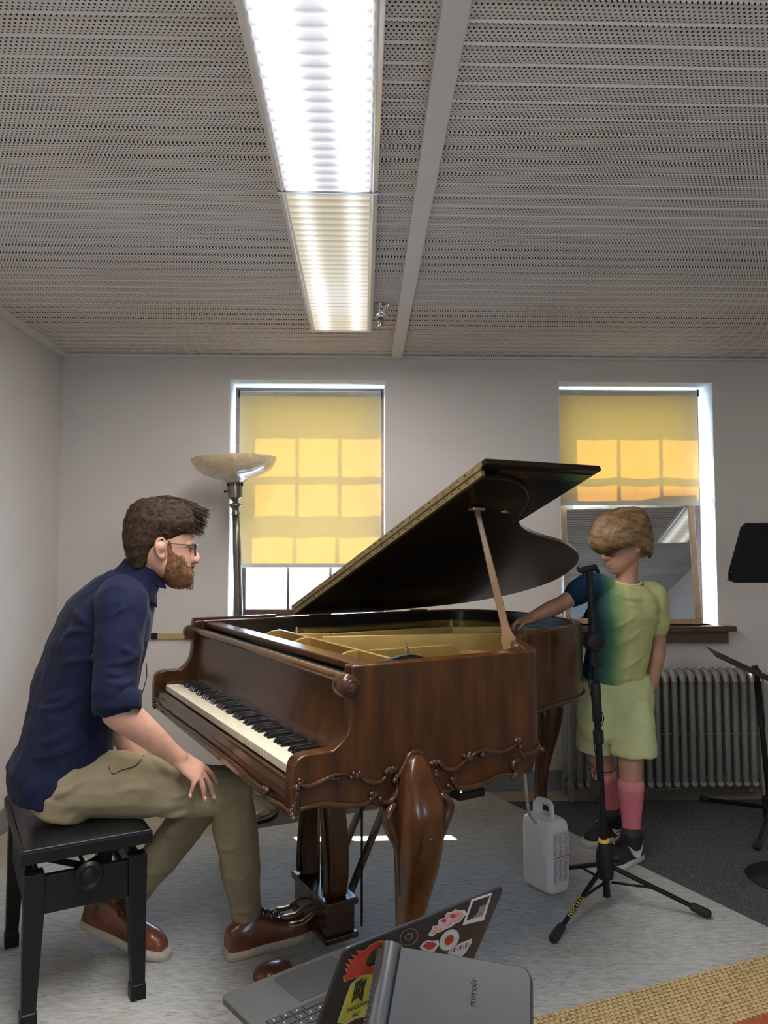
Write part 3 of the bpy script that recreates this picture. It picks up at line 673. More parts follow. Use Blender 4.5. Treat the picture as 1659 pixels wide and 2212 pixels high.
# carved mouldings on the near side
c5 = lambda L: [(600+x/5.53, 1560+y/5.53) for x, y in L]
c6 = lambda L: [(880+x/5.53, 1540+y/5.53) for x, y in L]
def carve(px, r, name='carved_scroll', off=.004, pl=NP, taper=True, par=None):
    pts = [V(p) for p in cr([pl(x, y, off) for x, y in px], 4)]; n = len(pts)
    rr = [r*(.45+.55*math.sin(math.pi*min(1, max(0, (i+.8)/(n-.4))))) if taper else r for i in range(n)]
    b = MB().tube(pts, rr, 8)
    b.ball(pts[0], r*1.15); b.ball(pts[-1], r*.95)
    return b
def putc(b, name='carved_scroll'): return b.build(name, M['carved'], piano, smooth=True)
for L, r in ((c5([(262,742),(240,715),(258,690),(290,710),(282,750),(330,772),(420,752),(500,720),(580,680),(660,640),(740,622),(820,625),(880,665)]), .0052),
    (c5([(985,640),(1020,690),(1080,715),(1150,727),(1220,715),(1270,680),(1300,620)]), .0055),
    (c6([(400,620),(430,660),(500,682),(570,668),(640,620),(690,570)]), .0055),
    (c6([(760,530),(820,475),(900,448),(980,458),(1060,470),(1150,463),(1230,430),(1290,390),(1310,355)]), .0055),
    (c6([(1345,400),(1345,450),(1370,490),(1430,492),(1500,465),(1560,440),(1610,438)]), .0065),
    (c6([(1390,520),(1320,552),(1275,590),(1258,640),(1285,690),(1290,715)]), .0062),
    (c6([(1290,742),(1200,735),(1110,750),(1020,790),(920,840),(820,870),(720,892),(640,895),(590,880),(555,840),(535,800)]), .0068),
    (c5([(190,1068),(260,1048),(330,1020),(420,1000),(520,985),(620,982),(720,993),(840,998),(960,993),(1060,970),(1115,930),(1140,870)]), .0062),
    (c5([(1420,650),(1450,620),(1490,540),(1550,420),(1600,375),(1650,362)])+c6([(60,470),(110,466),(160,490),(210,560),(260,640),(310,690),(340,700)]), .0066),
    (c6([(340,740),(345,800),(360,880),(400,938),(450,945),(500,920),(500,880)]), .0062),
    (c5([(1400,700),(1425,760),(1420,830),(1390,900),(1340,950),(1270,960),(1225,920)]), .0066),
    (c5([(222,790),(226,850),(230,930),(205,1010),(195,1060)]), .0075),
    (c6([(890,470),(920,500),(945,480)]), .0035), (c5([(600,690),(680,672),(735,690),(720,715)]), .0035)):
    putc(carve(L, r*1.18, off=.004))
for grp in (c5([(905,615),(920,640),(975,612),(950,640),(945,665),(925,655)]), c5([(1295,600),(1310,580),(1330,568),(1350,560),(1375,553),(1395,560),(1370,585),(1340,595)]), c5([(1115,860),(1130,850),(1165,872),(1140,885),(1125,905),(1110,925)]), c5([(190,1010),(240,1030),(205,980),(200,1040),(225,1010),(175,1050),(200,1075)]), c5([(205,785),(235,778),(245,800),(215,812),(240,825)]),
    c6([(285,610),(300,600),(325,588),(340,600),(370,585),(390,595),(400,615)]), c6([(680,515),(700,530),(742,492),(735,520),(740,548),(715,535)]), c6([(1295,335),(1310,320),(1350,318),(1335,335),(1325,358),(1355,330)]), c6([(530,790),(545,805),(560,795),(545,825)]), c6([(1275,765),(1262,775)]), c6([(490,875),(505,885)]), c6([(890,505),(905,492)])):
    b = MB()
    for x, y in grp: b.ball(NP(x, y, .005), (.0068, .0068, .0068), n=8)
    putc(b, 'carved_leaf_knot')
# carved moulding along the keyboard front
fpts = [(334,1510),(336,1522),(345,1531),(380,1556),(421,1585),(466,1621),(511,1658),(545,1688),(566,1703)]
putc(carve(fpts, .0055, pl=FP, off=0.002), 'front_moulding'); putc(carve([(574,1706),(580,1724),(596,1735),(612,1743),(628,1757)], .0065, pl=FP, off=.002), 'front_moulding')
for grp in (((335,1516),(336,1522)),((352,1536),(358,1541)),((570,1704),(577,1709),(574,1715)),((628,1754),(631,1762),(634,1770))):
    b = MB()
    for x, y in grp: b.ball(FP(x, y, .004), .0075, n=8)
    putc(b, 'carved_leaf_knot')
# lower bead around the tail
mid = [p+nrm_at(path, i)*.003+V((0,0,zbot(i)+.004)) for i, p in enumerate(path)]
MB().tube(mid[9:], .007, 8).build('lower_moulding', M['carved'], piano, smooth=True)

# cabriole legs
def leg(c, out, al, ztop=.772):
    rows = [(.772,.012,.020,.014),(.755,.030,.026,.018),(.735,.041,.032,.022),(.710,.049,.040,.026),(.680,.056,.048,.030),(.655,.060,.053,.034),(.625,.062,.056,.036),(.59,.061,.055,.034),(.55,.058,.052,.030),(.505,.053,.047,.024),(.46,.046,.041,.016),(.41,.038,.036,.007),(.36,.032,.031,.0),(.28,.027,.027,-.006),(.20,.024,.024,-.006),(.13,.024,.024,.0),(.08,.027,.028,.010),(.055,.034,.036,.020),(.036,.038,.040,.026),(.030,.030,.032,.026)]
    rs = []
    for z, a, bb, o in rows:
        sh = -.004 - .022*max(0, (.5-z))/.5
        ring = []
        for k in range(24):
            t = 2*math.pi*k/24; ct, s_ = math.cos(t), math.sin(t); ct = math.copysign(abs(ct)**.85, ct); s_ = math.copysign(abs(s_)**.85, s_)
            ring.append(c + al*(a*ct+sh) + out*(bb*s_+o) + V((0,0,z*ztop/.772)))
        rs.append(ring)
    lo = MB().rings(rs).build('leg', M['mahog'], piano, smooth=True, auto=70)
    # raised cartouche and side leaves
    b = MB(); loop = []
    for k in range(28):
        t = 2*math.pi*k/28; zz = .49+.105*math.sin(t); w = .030*math.cos(t)*(1 if math.sin(t) > 0 else .75)
        a_ = next((r_ for r_ in rows if r_[0] <= zz), rows[-1]); dep = math.sqrt(max(0, 1-(w/a_[1])**2))*a_[2]+a_[3]
        loop.append(c+al*(w-.006)+out*(dep+.003)+V((0,0,zz)))
    b.tube(loop, .0028, 6, closed=True); b.build('cartouche', M['carved'], lo, smooth=True)
    for sg in (-1, 1):
        pts = cr([c+al*sg*.066+out*.026+V((0,0,.668)), c+al*sg*.090+out*.028+V((0,0,.640)), c+al*sg*.078+out*.028+V((0,0,.602)), c+al*sg*.062+out*.028+V((0,0,.565)), c+al*(sg*.052-.004)+out*.024+V((0,0,.51)), c+al*(sg*.040-.008)+out*.018+V((0,0,.45))], 4)
        n = len(pts); MB().tube(pts, [.005+.009*math.sin(math.pi*min(1, i/n*1.3)**.7)*(1 if i/n < .75 else (1-i/n)*4) for i in range(n)], 10).build('side_leaf', M['carved'], lo, smooth=True)
    cc = c+out*.026-al*.024+V((0,0,.0015)); cw = MB().lathe([(.004,-.012),(.018,-.010),(.018,.010),(.004,.012)], cc+V((0,0,.024)), al, 18); cw.tube([cc+V((0,0,.03)), cc+V((0,0,.05))], .010, 8)
    cw.build('caster', M['brass'], lo, smooth=True, auto=40)
    return lo
leg(A0+E3*.332+NV*.0-NV*.010, NV, E3)
leg(B0+E3*.36+UD*.06, -NV, E3, .74)
tc_ = V((.775,3.36,0)); out = V((.86,-.30,0)).normalized(); leg(tc_, out, V((-out.y, out.x, 0)), .735)

# pedal lyre
lc = PP(.745, .42, 0); ly = MB()
def LP(a, d, z): return lc + UD*a + E3*d + V((0,0,z))
ly.prism([LP(-.15,-.055,.045),LP(.15,-.055,.045),LP(.15,.065,.045),LP(-.15,.065,.045)], (0,0,.018))
ly.prism([LP(-.138,-.045,.063),LP(.138,-.045,.063),LP(.138,.055,.063),LP(-.138,.055,.063)], (0,0,.085))
ly.prism([LP(-.15,-.053,.148),LP(.15,-.053,.148),LP(.15,.063,.148),LP(-.15,.063,.148)], (0,0,.022))
lyo = ly.build('pedal_lyre', M['mahogd'], piano, bevel=.004)
for sg in (-1, 1):
    pr = cr([(.105,.17),(.115,.20),(.125,.25),(.125,.31),(.112,.39),(.088,.47),(.066,.55),(.056,.62),(.062,.69)], 4)
    b = MB(); b.rings([[LP(sg*(a-.022),-.032,z),LP(sg*(a+.018),-.032,z),LP(sg*(a+.018),.032,z),LP(sg*(a-.022),.032,z)] for a, z in pr]); b.build('lyre_arm', M['mahog'], lyo, smooth=True, auto=50, bevel=.004)
    b = MB(); pts = cr([LP(sg*(a-.004),-.036,z) for a, z in ((.118,.18),(.118,.26),(.10,.36),(.075,.46),(.058,.56),(.052,.66))], 3)
    b.tube(pts, [.012*(1-.5*i/len(pts)) for i in range(len(pts))], 8); b.build('lyre_carving', M['carved'], lyo, smooth=True)
b = MB()
for a in (-.03, 0, .03): b.tube([LP(a,0,.17), LP(a,0,.69)], .0045, 8)
b.build('lyre_rods', M['brass'], lyo, smooth=True)
MB().box(LP(0,0,.70), (.22,.10,.02), math.atan2(UD.y, UD.x)).build('lyre_head', M['mahogd'], lyo, bevel=.003)
for a in (-.06, 0, .06):
    pts = cr([LP(a,-.03,.100), LP(a,-.055,.112), LP(a,-.075,.104), LP(a,-.100,.094), LP(a,-.132,.096)], 4); n = len(pts)
    MB().tube(pts, [.008+.012*(i/n)**2*(1 if i < n-2 else .7) for i in range(n)], 12, flat=.45, up=UD, round_ends=True).build('pedal', M['brass'], lyo, smooth=True)
for a in (-.07, .07):
    b = MB(); p, q = LP(a,.06,.13), LP(a,.36,.70); dd = (q-p).normalized(); sd_ = UD*.011; nn = dd.cross(UD)*.008
    b.prism([p-sd_-nn, p+sd_-nn, p+sd_+nn, p-sd_+nn], q-p); b.build('lyre_brace', M['mahogd'], lyo)
cyl(LP(.10,.10,.05), LP(.10,.10,.72), .004, 8).build('trap_rod', M['blackm'], lyo)

# lid: main leaf, folded front leaf, hinge, prop
S0 = V((-.290,3.354,1.0)); LW = V((.4757,-.8047,.357)).normalized(); LN = E3.cross(LW); LN = -LN if LN.z < 0 else LN; LN.normalize()
def LD(a, w, n=0): return S0+E3*a+LW*w+LN*n
curve = cr([(.0,1.348),(.06,1.354),(.125,1.343),(.195,1.314),(.255,1.270),(.300,1.222),(.330,1.175),(.362,1.108),(.410,1.040),(.496,.974),(.637,.908),(.798,.851),(.936,.782),(1.045,.697),(1.13,.583),(1.180,.428),(1.162,.314),(1.064,.183),(.859,.074),(.555,.012),(.44,0)], 4)
poly = [(0,0)] + curve
b = MB(); b.prism([LD(a, w) for a, w in poly], LN*.020); lid = b.build('lid', M['lidblack'], piano, smooth=True, auto=30, bevel=.004)
b = MB(); b.prism([LD(-.012,-.01,.024), LD(-.012,1.40,.024), LD(.455,1.418,.024), LD(.455,-.01,.024)], LN*.019); b.build('front_lid_leaf', M['lidblack'], piano, bevel=.004)
b = MB(); b.prism([LD(.06,1.33,.0235), LD(.06,1.375,.0235), LD(.44,1.388,.0235), LD(.44,1.34,.0235)], -LN*.003); b.build('leaf_moulding', M['mahogd'], piano)
b = MB(); b.prism([LD(-.0125,.0,.0005), LD(-.0125,1.37,.0005), LD(-.0125,1.37,.018), LD(-.0125,0,.018)], E3*.012)
b.prism([LD(-.014,.0,.0255), LD(-.014,1.38,.0255), LD(-.014,1.38,.042), LD(-.014,0,.042)], E3*.002)
b.tube([LD(-.014,0,.0215), LD(-.014,1.375,.0215)], .0035, 8)
hg = b.build('piano_hinge', M['brass'], piano)
b = MB()
for k in range(34):
    for z in (.009,.034): b.tube([LD(-.0145,.02+k*.04,z), LD(-.0165,.02+k*.04,z)], .0022, 6)
b.build('hinge_screws', M['black'], hg)
for s in (.10, .62):
    p = V((-.295,3.387,0))+E3*s; MB().box(p+V((0.02,-.02,ZR+.004)), (.10,.03,.008), math.radians(30.6)).build('lid_hinge', M['brass'], piano, bevel=.002)
# prop stick
top = onplane(1029, 1096, S0, LN); base_ = onz(1103, 1402, .965); dirp = (top-base_); Lp = dirp.length; dirp.normalize()
sx = V((1,-.25,0)); sx = (sx-dirp*sx.dot(dirp)).normalized(); sn = dirp.cross(sx)
b = MB(); rs = []
for t_, w in ((0,.022),(.06,.024),(.115,.016),(.15,.0125),(.5,.0115),(.8,.009),(.985,.0085)):
    p = base_+dirp*(Lp*t_); rs.append([p-sx*w-sn*.009, p+sx*w-sn*.009, p+sx*w+sn*.009, p-sx*w+sn*.009])
b.rings(rs); b.build('lid_prop', mat('lid_prop_wood', (.19,.11,.055), .3, var=.2, scale=10, coat=.3), piano, bevel=.003)
MB().box(top-dirp*.006, (.05,.03,.012), math.radians(30)).build('prop_socket', M['brass'], piano, bevel=.003)
p = onplane(1090, 1101, S0, LN); b = MB(); b.ball(p-LN*.004, .007); b.tube([p-LN*.006-E3*.018, p-LN*.012+E3*.018], .004, 6); b.tube([p-LN*.006-LW*.016, p-LN*.01+LW*.01], .004, 6); b.build('lid_catch', M['brass'], piano, smooth=True)
for x, y in ((1163,1398),): 
    p = onz(1133, 1398, .985); b = MB(); b.tube([p+V((0,0,-.05)), p], .004, 8); b.ball(p, .006); b.tube([p, p+V((-.03,.01,.004))], .0045, 6); b.build('prop_bracket', M['brass'], piano, smooth=True)
# humidity control box with lamps under the case, and its filling hose
p = NP(1008,1712,-.03); cbx = MB().box((p.x,p.y,p.z), (.085,.05,.020), math.radians(30.6)).build('control_box', M['black'], piano, bevel=.003)
for k, x in enumerate((996, 1014, 1030)):
    q = NP(x, (1711,1708,1705)[k], -.004); MB().ball(q, .0025 if k == 0 else .0014, n=8).build('indicator_light', M['led'] if k == 0 else M['pewter'], cbx)
hp = cr([V((.535,2.63,.737)), V((.545,2.63,.68)), at(1133,1622,2.62), at(1133,1660,2.62), at(1138,1720,2.66), at(1143,1755,2.76), at(1150,1770,2.80), at(1158,1778,2.83)], 6)
MB().tube(hp, .0055, 10).build('filling_hose', M['hose'], piano, smooth=True)

# ================================================================== PIANO BENCH
cN = onz(45,1840,.477); cR = onz(331,1790,.477); ea = (cR-cN); ea.z = 0; ea.normalize(); eb = V((-ea.y, ea.x, 0)); SW = (cR-cN).length; SD = .56
bench = thing('piano_bench', 'black adjustable piano bench with padded leather seat under the sitting man', 'bench', cN+ea*SW/2+eb*SD/2-V((0,0,.477)))
BR = frame3(ea, eb, V((0,0,1)))
def BP(a, c, z): return V((cN.x, cN.y, 0))+ea*a+eb*c+V((0,0,z))
b = MB(); b.prism([BP(0,0,.437),BP(SW,0,.437),BP(SW,SD,.437),BP(0,SD,.437)], (0,0,.034)); b.build('seat_frame', M['black'], bench, bevel=.004)
b = MB(); n = 18
for j in range(n+1):
    for i in range(n+1):
        u, v = i/n, j/n; k = (1-abs(2*u-1)**5)*(1-abs(2*v-1)**5); dip = .010*math.exp(-((u-.45)**2+(v-.55)**2)*6)
        b.v.append(BP(.006+(SW-.012)*u, .006+(SD-.012)*v, .471+.036*k**.6-dip))
for j in range(n):
    for i in range(n): q = j*(n+1)+i; b.f.append((q, q+1, q+n+2, q+n+1))
o0 = len(b.v); b.v += [BP(.006,.006,.469), BP(SW-.006,.006,.469), BP(SW-.006,SD-.006,.469), BP(.006,SD-.006,.469)]; b.f.append((o0+3,o0+2,o0+1,o0))
cu = b.build('seat_cushion', M['leather'], bench, smooth=True)
b = MB(); b.tube([BP(.006,.006,.472),BP(SW-.006,.006,.472),BP(SW-.006,SD-.006,.472),BP(.006,SD-.006,.472)], .003, 6, closed=True); b.build('piping', M['leather'], cu)
i_ = .012; LA = SW-2*i_; 
for (a, c) in ((i_,i_),(SW-i_,i_),(i_,SD-i_),(SW-i_,SD-i_)):
    sa = 1 if a < SW/2 else -1; sc_ = 1 if c < SD/2 else -1; rs = []
    for z, w, k in ((.405,.050,0),(.29,.050,0),(.05,.036,.0),(.048,.042,-.003),(.0075,.042,-.003)):
        a0_, c0_ = a+sa*k, c+sc_*k; rs.append([BP(a0_,c0_,z), BP(a0_+sa*w,c0_,z), BP(a0_+sa*w,c0_+sc_*w,z), BP(a0_,c0_+sc_*w,z)])
    MB().rings(rs).build('leg', M['black'], bench, bevel=.003)
b = MB()
for (a0_, c0_, a1_, c1_) in ((i_+.05,i_+.008,SW-i_-.05,i_+.030),(i_+.05,SD-i_-.030,SW-i_-.05,SD-i_-.008),(i_+.008,i_+.05,i_+.030,SD-i_-.05),(SW-i_-.030,i_+.05,SW-i_-.008,SD-i_-.05)):
    b.prism([BP(a0_,c0_,.295),BP(a1_,c0_,.295),BP(a1_,c1_,.295),BP(a0_,c1_,.295)], (0,0,.100))
b.build('apron', M['black'], bench, bevel=.002)
b = MB()
for c in (.07, SD-.07):
    for (p, q) in (((.05,.345),(SW-.07,.432)), ((SW-.05,.345),(.07,.432))):
        b.prism([BP(p[0],c,p[1]), BP(q[0],c,q[1]), BP(q[0],c,q[1]-.018), BP(p[0],c,p[1]-.018)], eb*.006)
for a, z in ((.06,.355),(SW-.06,.355),(SW/2,.385)): b.tube([BP(a,.05,z), BP(a,SD-.05,z)], .006, 8)
b.build('lift_mechanism', M['black'], bench)
for (c, sg) in ((i_-.004,-1),(SD-i_+.004,1)):
    kc = BP(SW*.50, c, .385); kb = MB().lathe([(.008,-.02),(.010,.0),(.022,.004),(.036,.010),(.038,.020),(.030,.026),(.022,.022),(.014,.026),(.001,.027)], kc, eb*sg, 28); kb.build('adjusting_knob', M['black'], bench, smooth=True, auto=50)

# wooden chair at the left edge
ch = thing('wooden_chair', 'brown wooden chair mostly out of view at the left edge behind the bench', 'chair', (-1.43, 2.55, 0))
def box_(c, d, nm, m, par, r=0, bev=.004): return MB().box(c, d, r).build(nm, m, par, bevel=bev)
for x in (-1.600,-1.272):
    pts = cr([(x,2.695,.0),(x,2.675,.22),(x,2.67,.46),(x,2.68,.60),(x,2.69,.70),(x,2.70,.81)], 5)
    b = MB().tube(pts, [.016+.012*abs(math.sin(i*.36)) for i in range(len(pts))], 10); b.build('leg', M['brownchair'], ch, smooth=True)
    MB().tube([(x,2.32,0),(x,2.32,.44)], [.013,.020], 10).build('leg', M['brownchair'], ch, smooth=True)
box_((-1.438,2.50,.452), (.36,.40,.030), 'seat', M['brownchair'], ch)
for z, h in ((.77,.06),(.66,.03),(.56,.03)): box_((-1.438,2.693 if z > .7 else 2.684,z), (.31,.018,h), 'back_rail', M['brownchair'], ch)
for z in (.15,.25): box_((-1.438,2.32,z), (.31,.016,.016), 'stretcher', M['brownchair'], ch)

# ================================================================== MICROPHONE STAND
mcx = V((.862,2.765,0)); t = thing('microphone_stand', 'black tripod microphone stand standing in front of the child', 'microphone stand', mcx)
top_ = V((.818,2.765,1.19)); mdir = (top_-V((mcx.x,mcx.y,.06))).normalized()
def MP(z): return V((mcx.x,mcx.y,.06))+mdir*((z-.06)/mdir.z)
for tx, ty in ((1.189,2.69),(.613,2.533),(.765,3.085)):
    f = V((tx,ty,.0238)); s = MP(.155)+ (V((tx,ty,.155))-MP(.155)).normalized()*.03; d = (f-s).normalized(); sd_ = V((-d.y,d.x,0)).normalized()
    b = MB(); 
    lg = MB().tube([s, f-d*.05], .0085, 12, flat=1.0).build('leg', M['black'], t, smooth=True, auto=50)
    MB().tube([f-d*.062, f-d*.055, f-d*.02, f, f+d*.008], [.011,.0145,.016,.016,.010], 14).build('rubber_foot', M['rubber'], lg, smooth=True)
    s2 = MP(.105)+(V((tx,ty,.105))-MP(.105)).normalized()*.018; MB().tube([s2, s+d*.15], .0045, 8).build('leg_strut', M['black'], lg, smooth=True)
    if (tx, ty) == (.613,2.533):
        cv = bpy.data.curves.new('leg_lettering', 'FONT'); cv.body = 'HERCULES'; cv.size = .020; cv.extrude = .0003; cv.align_x = 'CENTER'; cv.align_y = 'CENTER'; cv.materials.append(M['yellowt'])
        o = bpy.data.objects.new('leg_lettering', cv); C.objects.link(o); xdir = -d; cen = s+d*.19
        zd = (C0-cen); zd = (zd-xdir*zd.dot(xdir)).normalized(); yd = zd.cross(xdir)
        Rm = frame3(xdir, yd, zd).to_4x4(); Rm.translation = cen+zd*.0092; o.matrix_world = Rm; o.parent = lg; o.matrix_parent_inverse = wm(lg).inverted()
b = MB().lathe([(.018,-.05),(.026,-.045),(.030,-.01),(.030,.03),(.026,.055),(.019,.075),(.018,.085)], MP(.165), mdir, 24); b.tube([MP(.19), MP(.19)+V((.045,-.015,0))], [.010,.014], 10); b.tube([MP(.14), MP(.14)+V((.0,-.03,0))], .012, 10)
hub = b.build('tripod_hub', M['blackm'], t, smooth=True, auto=50)
MB().lathe([(.0195,.0),(.0195,.010),(.014,.011)], MP(.243), mdir, 20).build('orange_collar', M['orange'], hub, smooth=True, auto=40)
MB().tube([MP(.055), MP(.70)], .0125, 18).build('lower_pole', M['black'], t, smooth=True, auto=40)
MB().tube([MP(.66), MP(.665), MP(.795), MP(.80)], [.014,.0175,.0175,.014], 18).build('grip_clutch', M['blackm'], t, smooth=True, auto=40)
b = MB().tube([MP(.585),MP(.59),MP(.63),MP(.635)], [.014,.0185,.0185,.014], 18); b.build('collar', M['blackm'], t, smooth=True, auto=40)
MB().tube([MP(.79), MP(1.18)], .0085, 14).build('upper_pole', M['black'], t, smooth=True, auto=40)
b = MB().tube([MP(.855),MP(.86),MP(.885),MP(.89)], [.012,.017,.017,.012], 16); b.tube([MP(.872), MP(.872)+V((.03,-.01,0))], [.006,.009], 8); b.build('height_clamp', M['blackm'], t, smooth=True, auto=40)
b = MB(); pj = MP(.945); b.lathe([(.014,-.026),(.030,-.022),(.033,-.012),(.033,.012),(.030,.022),(.014,.026)], pj, V((.2,-1,0)), 24); b.tube([pj-V((0,0,.055)), pj+V((0,0,.055))], [.013,.015], 12); b.build('swivel_joint', M['blackm'], t, smooth=True, auto=40)
MB().tube([MP(1.0), MP(1.17)], .0125, 14).build('boom_sleeve', M['black'], t, smooth=True, auto=40)
b = MB(); mt = MP(1.19); b.tube([mt+V((0,0,-.02)), mt+V((0,0,.008))], [.010,.013], 12); b.tube([mt+V((-.035,-.004,.012)), mt+V((-.01,0,.015)), mt+V((.022,.004,.022)), mt+V((.034,.004,.006))], [.010,.013,.013,.006], 12, round_ends=True); b.tube([mt+V((-.02,0,0)), mt+V((-.045,0,.022))], [.005,.005], 8)
b.build('microphone_clip', M['blackm'], t, smooth=True, auto=50)
MB().box(MP(.43)+V((-.024,-.006,0)), (.035,.022,.055)).build('cable_clip', M['blackm'], t, bevel=.004)
cp = cr([MP(1.15)+V((-.012,-.01,0)), MP(1.05)+V((.016,-.016,0)), MP(.95)+V((.038,-.012,0)), MP(.90)+V((.010,-.02,0)), MP(.84)+V((-.022,-.01,0)), MP(.75)+V((-.02,-.012,0)), MP(.68)+V((.018,-.02,0)), MP(.60)+V((-.02,-.016,0)), MP(.52)+V((-.016,-.018,0)), MP(.46)+V((-.034,-.014,0)), MP(.44)+V((-.040,-.012,0))], 5)
tag(MB().tube(cp, .0018, 6).build('microphone_cable', M['black'], smooth=True), 'thin black cable wound around the upper microphone stand pole', 'cable')
cp = cr([MP(.46)+V((-.034,-.02,.0)), MP(.53)+V((-.05,-.02,0)), MP(.50)+V((-.02,-.03,0)), MP(.49)+V((.03,-.02,0)), MP(.505)+V((.065,.0,0))], 5)
tag(MB().tube(cp, .0016, 6).build('cable_loop', M['black'], smooth=True), 'loose black cable loop hanging below the stand at the height of the child\'s knees', 'cable')

# ================================================================== MUSIC STANDS
def lathe_pole(p, q, r): return MB().tube([p, q], r, 14)
t = thing('music_stand', 'black music stand with a low tilted desk in front of the radiator', 'music stand', (1.93,3.62,.004), 'black music stands')
pb = V((1.905,3.62,.08)); pt_ = onz(1634,1452,.705); 
for tx, ty in ((1.734,3.945),(1.68,3.311),(2.28,3.60)):
    d = (V((tx,ty,.01))-pb).normalized(); lg = MB().tube([pb, V((tx,ty,.020))], .011, 10, flat=.6).build('leg', M['black'], t, smooth=True, auto=50); MB().tube([V((tx,ty,.021))-d*.03, V((tx,ty,.021))+d*.012], [.013,.016], 10).build('rubber_foot', M['rubber'], lg, smooth=True)
MB().lathe([(.015,-.06),(.030,-.045),(.034,.0),(.032,.045),(.018,.06)], pb, n=20).build('hub', M['blackm'], t, smooth=True, auto=40)
lathe_pole(pb, pt_, .012).build('lower_pole', M['black'], t, smooth=True, auto=40)
MB().tube([pb+(pt_-pb)*.60, pb+(pt_-pb)*.93], .016, 14).build('pole_sleeve', M['blackm'], t, smooth=True, auto=40)
b = MB(); b.tube([pt_, pt_+V((-.01,0,.03))], [.02,.014], 10); b.tube([pt_+V((0,-.03,.005)), pt_+V((0,.03,.005))], .010, 10); b.build('tilt_joint', M['blackm'], t, smooth=True, auto=40)
k0 = at(1526,1398,3.62); k1 = at(1546,1419,3.30); aa = V((.88,-.10,-.42)).normalized(); nn = aa.cross(k1-k0).normalized()
if nn.z < 0: nn = -nn
b = MB(); b.prism([k0, k1, k1+aa*.50, k0+aa*.50], nn*.003); dk = b.build('desk', M['deskblack'], t, bevel=.001)
e_ = (k1-k0).normalized(); b = MB(); b.prism([k1+aa*.50, k0+aa*.50, k0+aa*.50+nn*.045, k1+aa*.50+nn*.045], aa*.003); b.build('desk_lip', M['deskblack'], dk)
tag(MB().box(k0+aa*.44+e_*.14+nn*.03, (.24,.17,.006), frame3(aa, e_, nn)).build('sheet_music_folder', mat('blue_folder', (.10,.14,.18), .5), bevel=.002), 'dark blue folder lying on the low music stand desk at the right edge', 'folder')
# second stand, desk upright, closer to the camera
t = thing('music_stand', 'tall black music stand with upright desk at the right edge above the radiator', 'music stand', (1.66,2.98,0), 'black music stands')
Yd = 2.95; q0 = at(1567,1258,Yd); q1 = at(1567,1236,Yd); q2 = at(1601,1130,Yd+.10)
wd = .52; nb = V((0,-.32,.95))
def DK(x, z, y): return V((x, y, z))
b = MB(); r_ = .02
top_z, bot_z = q2.z, q1.z
b.prism([V((q1.x+.012,Yd,bot_z)), V((q1.x+wd-.012,Yd,bot_z)), V((q1.x+wd-.05,Yd+.09,top_z-.03)), V((q1.x+wd-.075,Yd+.10,top_z)), V((q2.x+.018,Yd+.10,top_z)), V((q2.x-.004,Yd+.095,top_z-.018))], (0,.004,.001)); dk = b.build('desk', M['deskblack'], t, bevel=.001)
b = MB(); b.prism([V((q0.x+.008,Yd-.055,q0.z)), V((q0.x+wd-.008,Yd-.055,q0.z)), V((q0.x+wd,Yd-.058,q1.z+.004)), V((q0.x,Yd-.058,q1.z+.004))], (0,.003,0)); b.prism([V((q0.x+.008,Yd-.055,q0.z)), V((q0.x+wd-.008,Yd-.055,q0.z)), V((q0.x+wd-.008,Yd+.004,q0.z+.01)), V((q0.x+.008,Yd+.004,q0.z+.01))], (0,0,.003)); b.prism([V((q1.x+.012,Yd,q0.z+.01)), V((q1.x+wd-.012,Yd,q0.z+.01)), V((q1.x+wd-.012,Yd,bot_z)), V((q1.x+.012,Yd,bot_z))], (0,.004,0)); b.build('desk_ledge', M['deskblack'], dk, bevel=.001)
px_ = q1.x+wd/2; MB().tube([(px_,Yd+.06,.05),(px_,Yd+.06,1.24)], .012, 14).build('pole', M['black'], t, smooth=True, auto=40); MB().tube([(px_,Yd+.06,.55),(px_,Yd+.06,.66)], .017, 14).build('pole_collar', M['blackm'], t, smooth=True, auto=40)
MB().box((px_,Yd+.05,1.255), (.05,.03,.06)).build('tilt_joint', M['blackm'], t, bevel=.004)
MB().lathe([(.165,.0),(.168,.008),(.15,.018),(.06,.030),(.022,.045),(.016,.07)], (px_,Yd+.06,0), n=40).build('round_base', M['black'], t, smooth=True, auto=40)

# ================================================================== PLASTIC JUG
jt = thing('plastic_jug', 'milky white plastic jug with printed label and loop handle on the rug', 'jug', (.70,2.95,0))
p0 = V((.692,2.872,-.0055)); da = (V((.612,2.985,0))-p0).normalized(); db = V((-da.y,da.x,0)); db = db if db.x > 0 else -db
def rrect(cx, w, d, r, z, n=4):
    pts = []
    for (sx_, sy_, a0_) in ((1,1,0),(-1,1,90),(-1,-1,180),(1,-1,270)):
        for k in range(n+1):
            a = math.radians(a0_+90*k/n); pts.append(cx+da*(sx_*(w/2-r)+r*math.cos(a))+db*(sy_*(d/2-r)+r*math.sin(a))+V((0,0,z)))
    return pts
jw, jd = .150, .108; jc = p0+da*jw/2+db*jd/2; off = jc-p0
jc = p0+off; b = MB()
b.rings([rrect(jc, jw-.03, jd-.03, .02, .013), rrect(jc, jw-.006, jd-.006, .022, .017), rrect(jc, jw, jd, .022, .030), rrect(jc, jw, jd, .022, .245), rrect(jc, jw-.006, jd-.006, .022, .262), rrect(jc, jw-.035, jd-.035, .02, .275), rrect(jc, jw-.09, jd-.07, .012, .280)])
b.build('bottle', M['jug'], jt, smooth=True, auto=60)
hc = jc+V((0,0,.272)); b = MB(); hp = cr([hc-da*.030, hc-da*.032+V((0,0,.035)), hc-da*.022+V((0,0,.052)), hc+da*.022+V((0,0,.052)), hc+da*.032+V((0,0,.035)), hc+da*.030], 4)
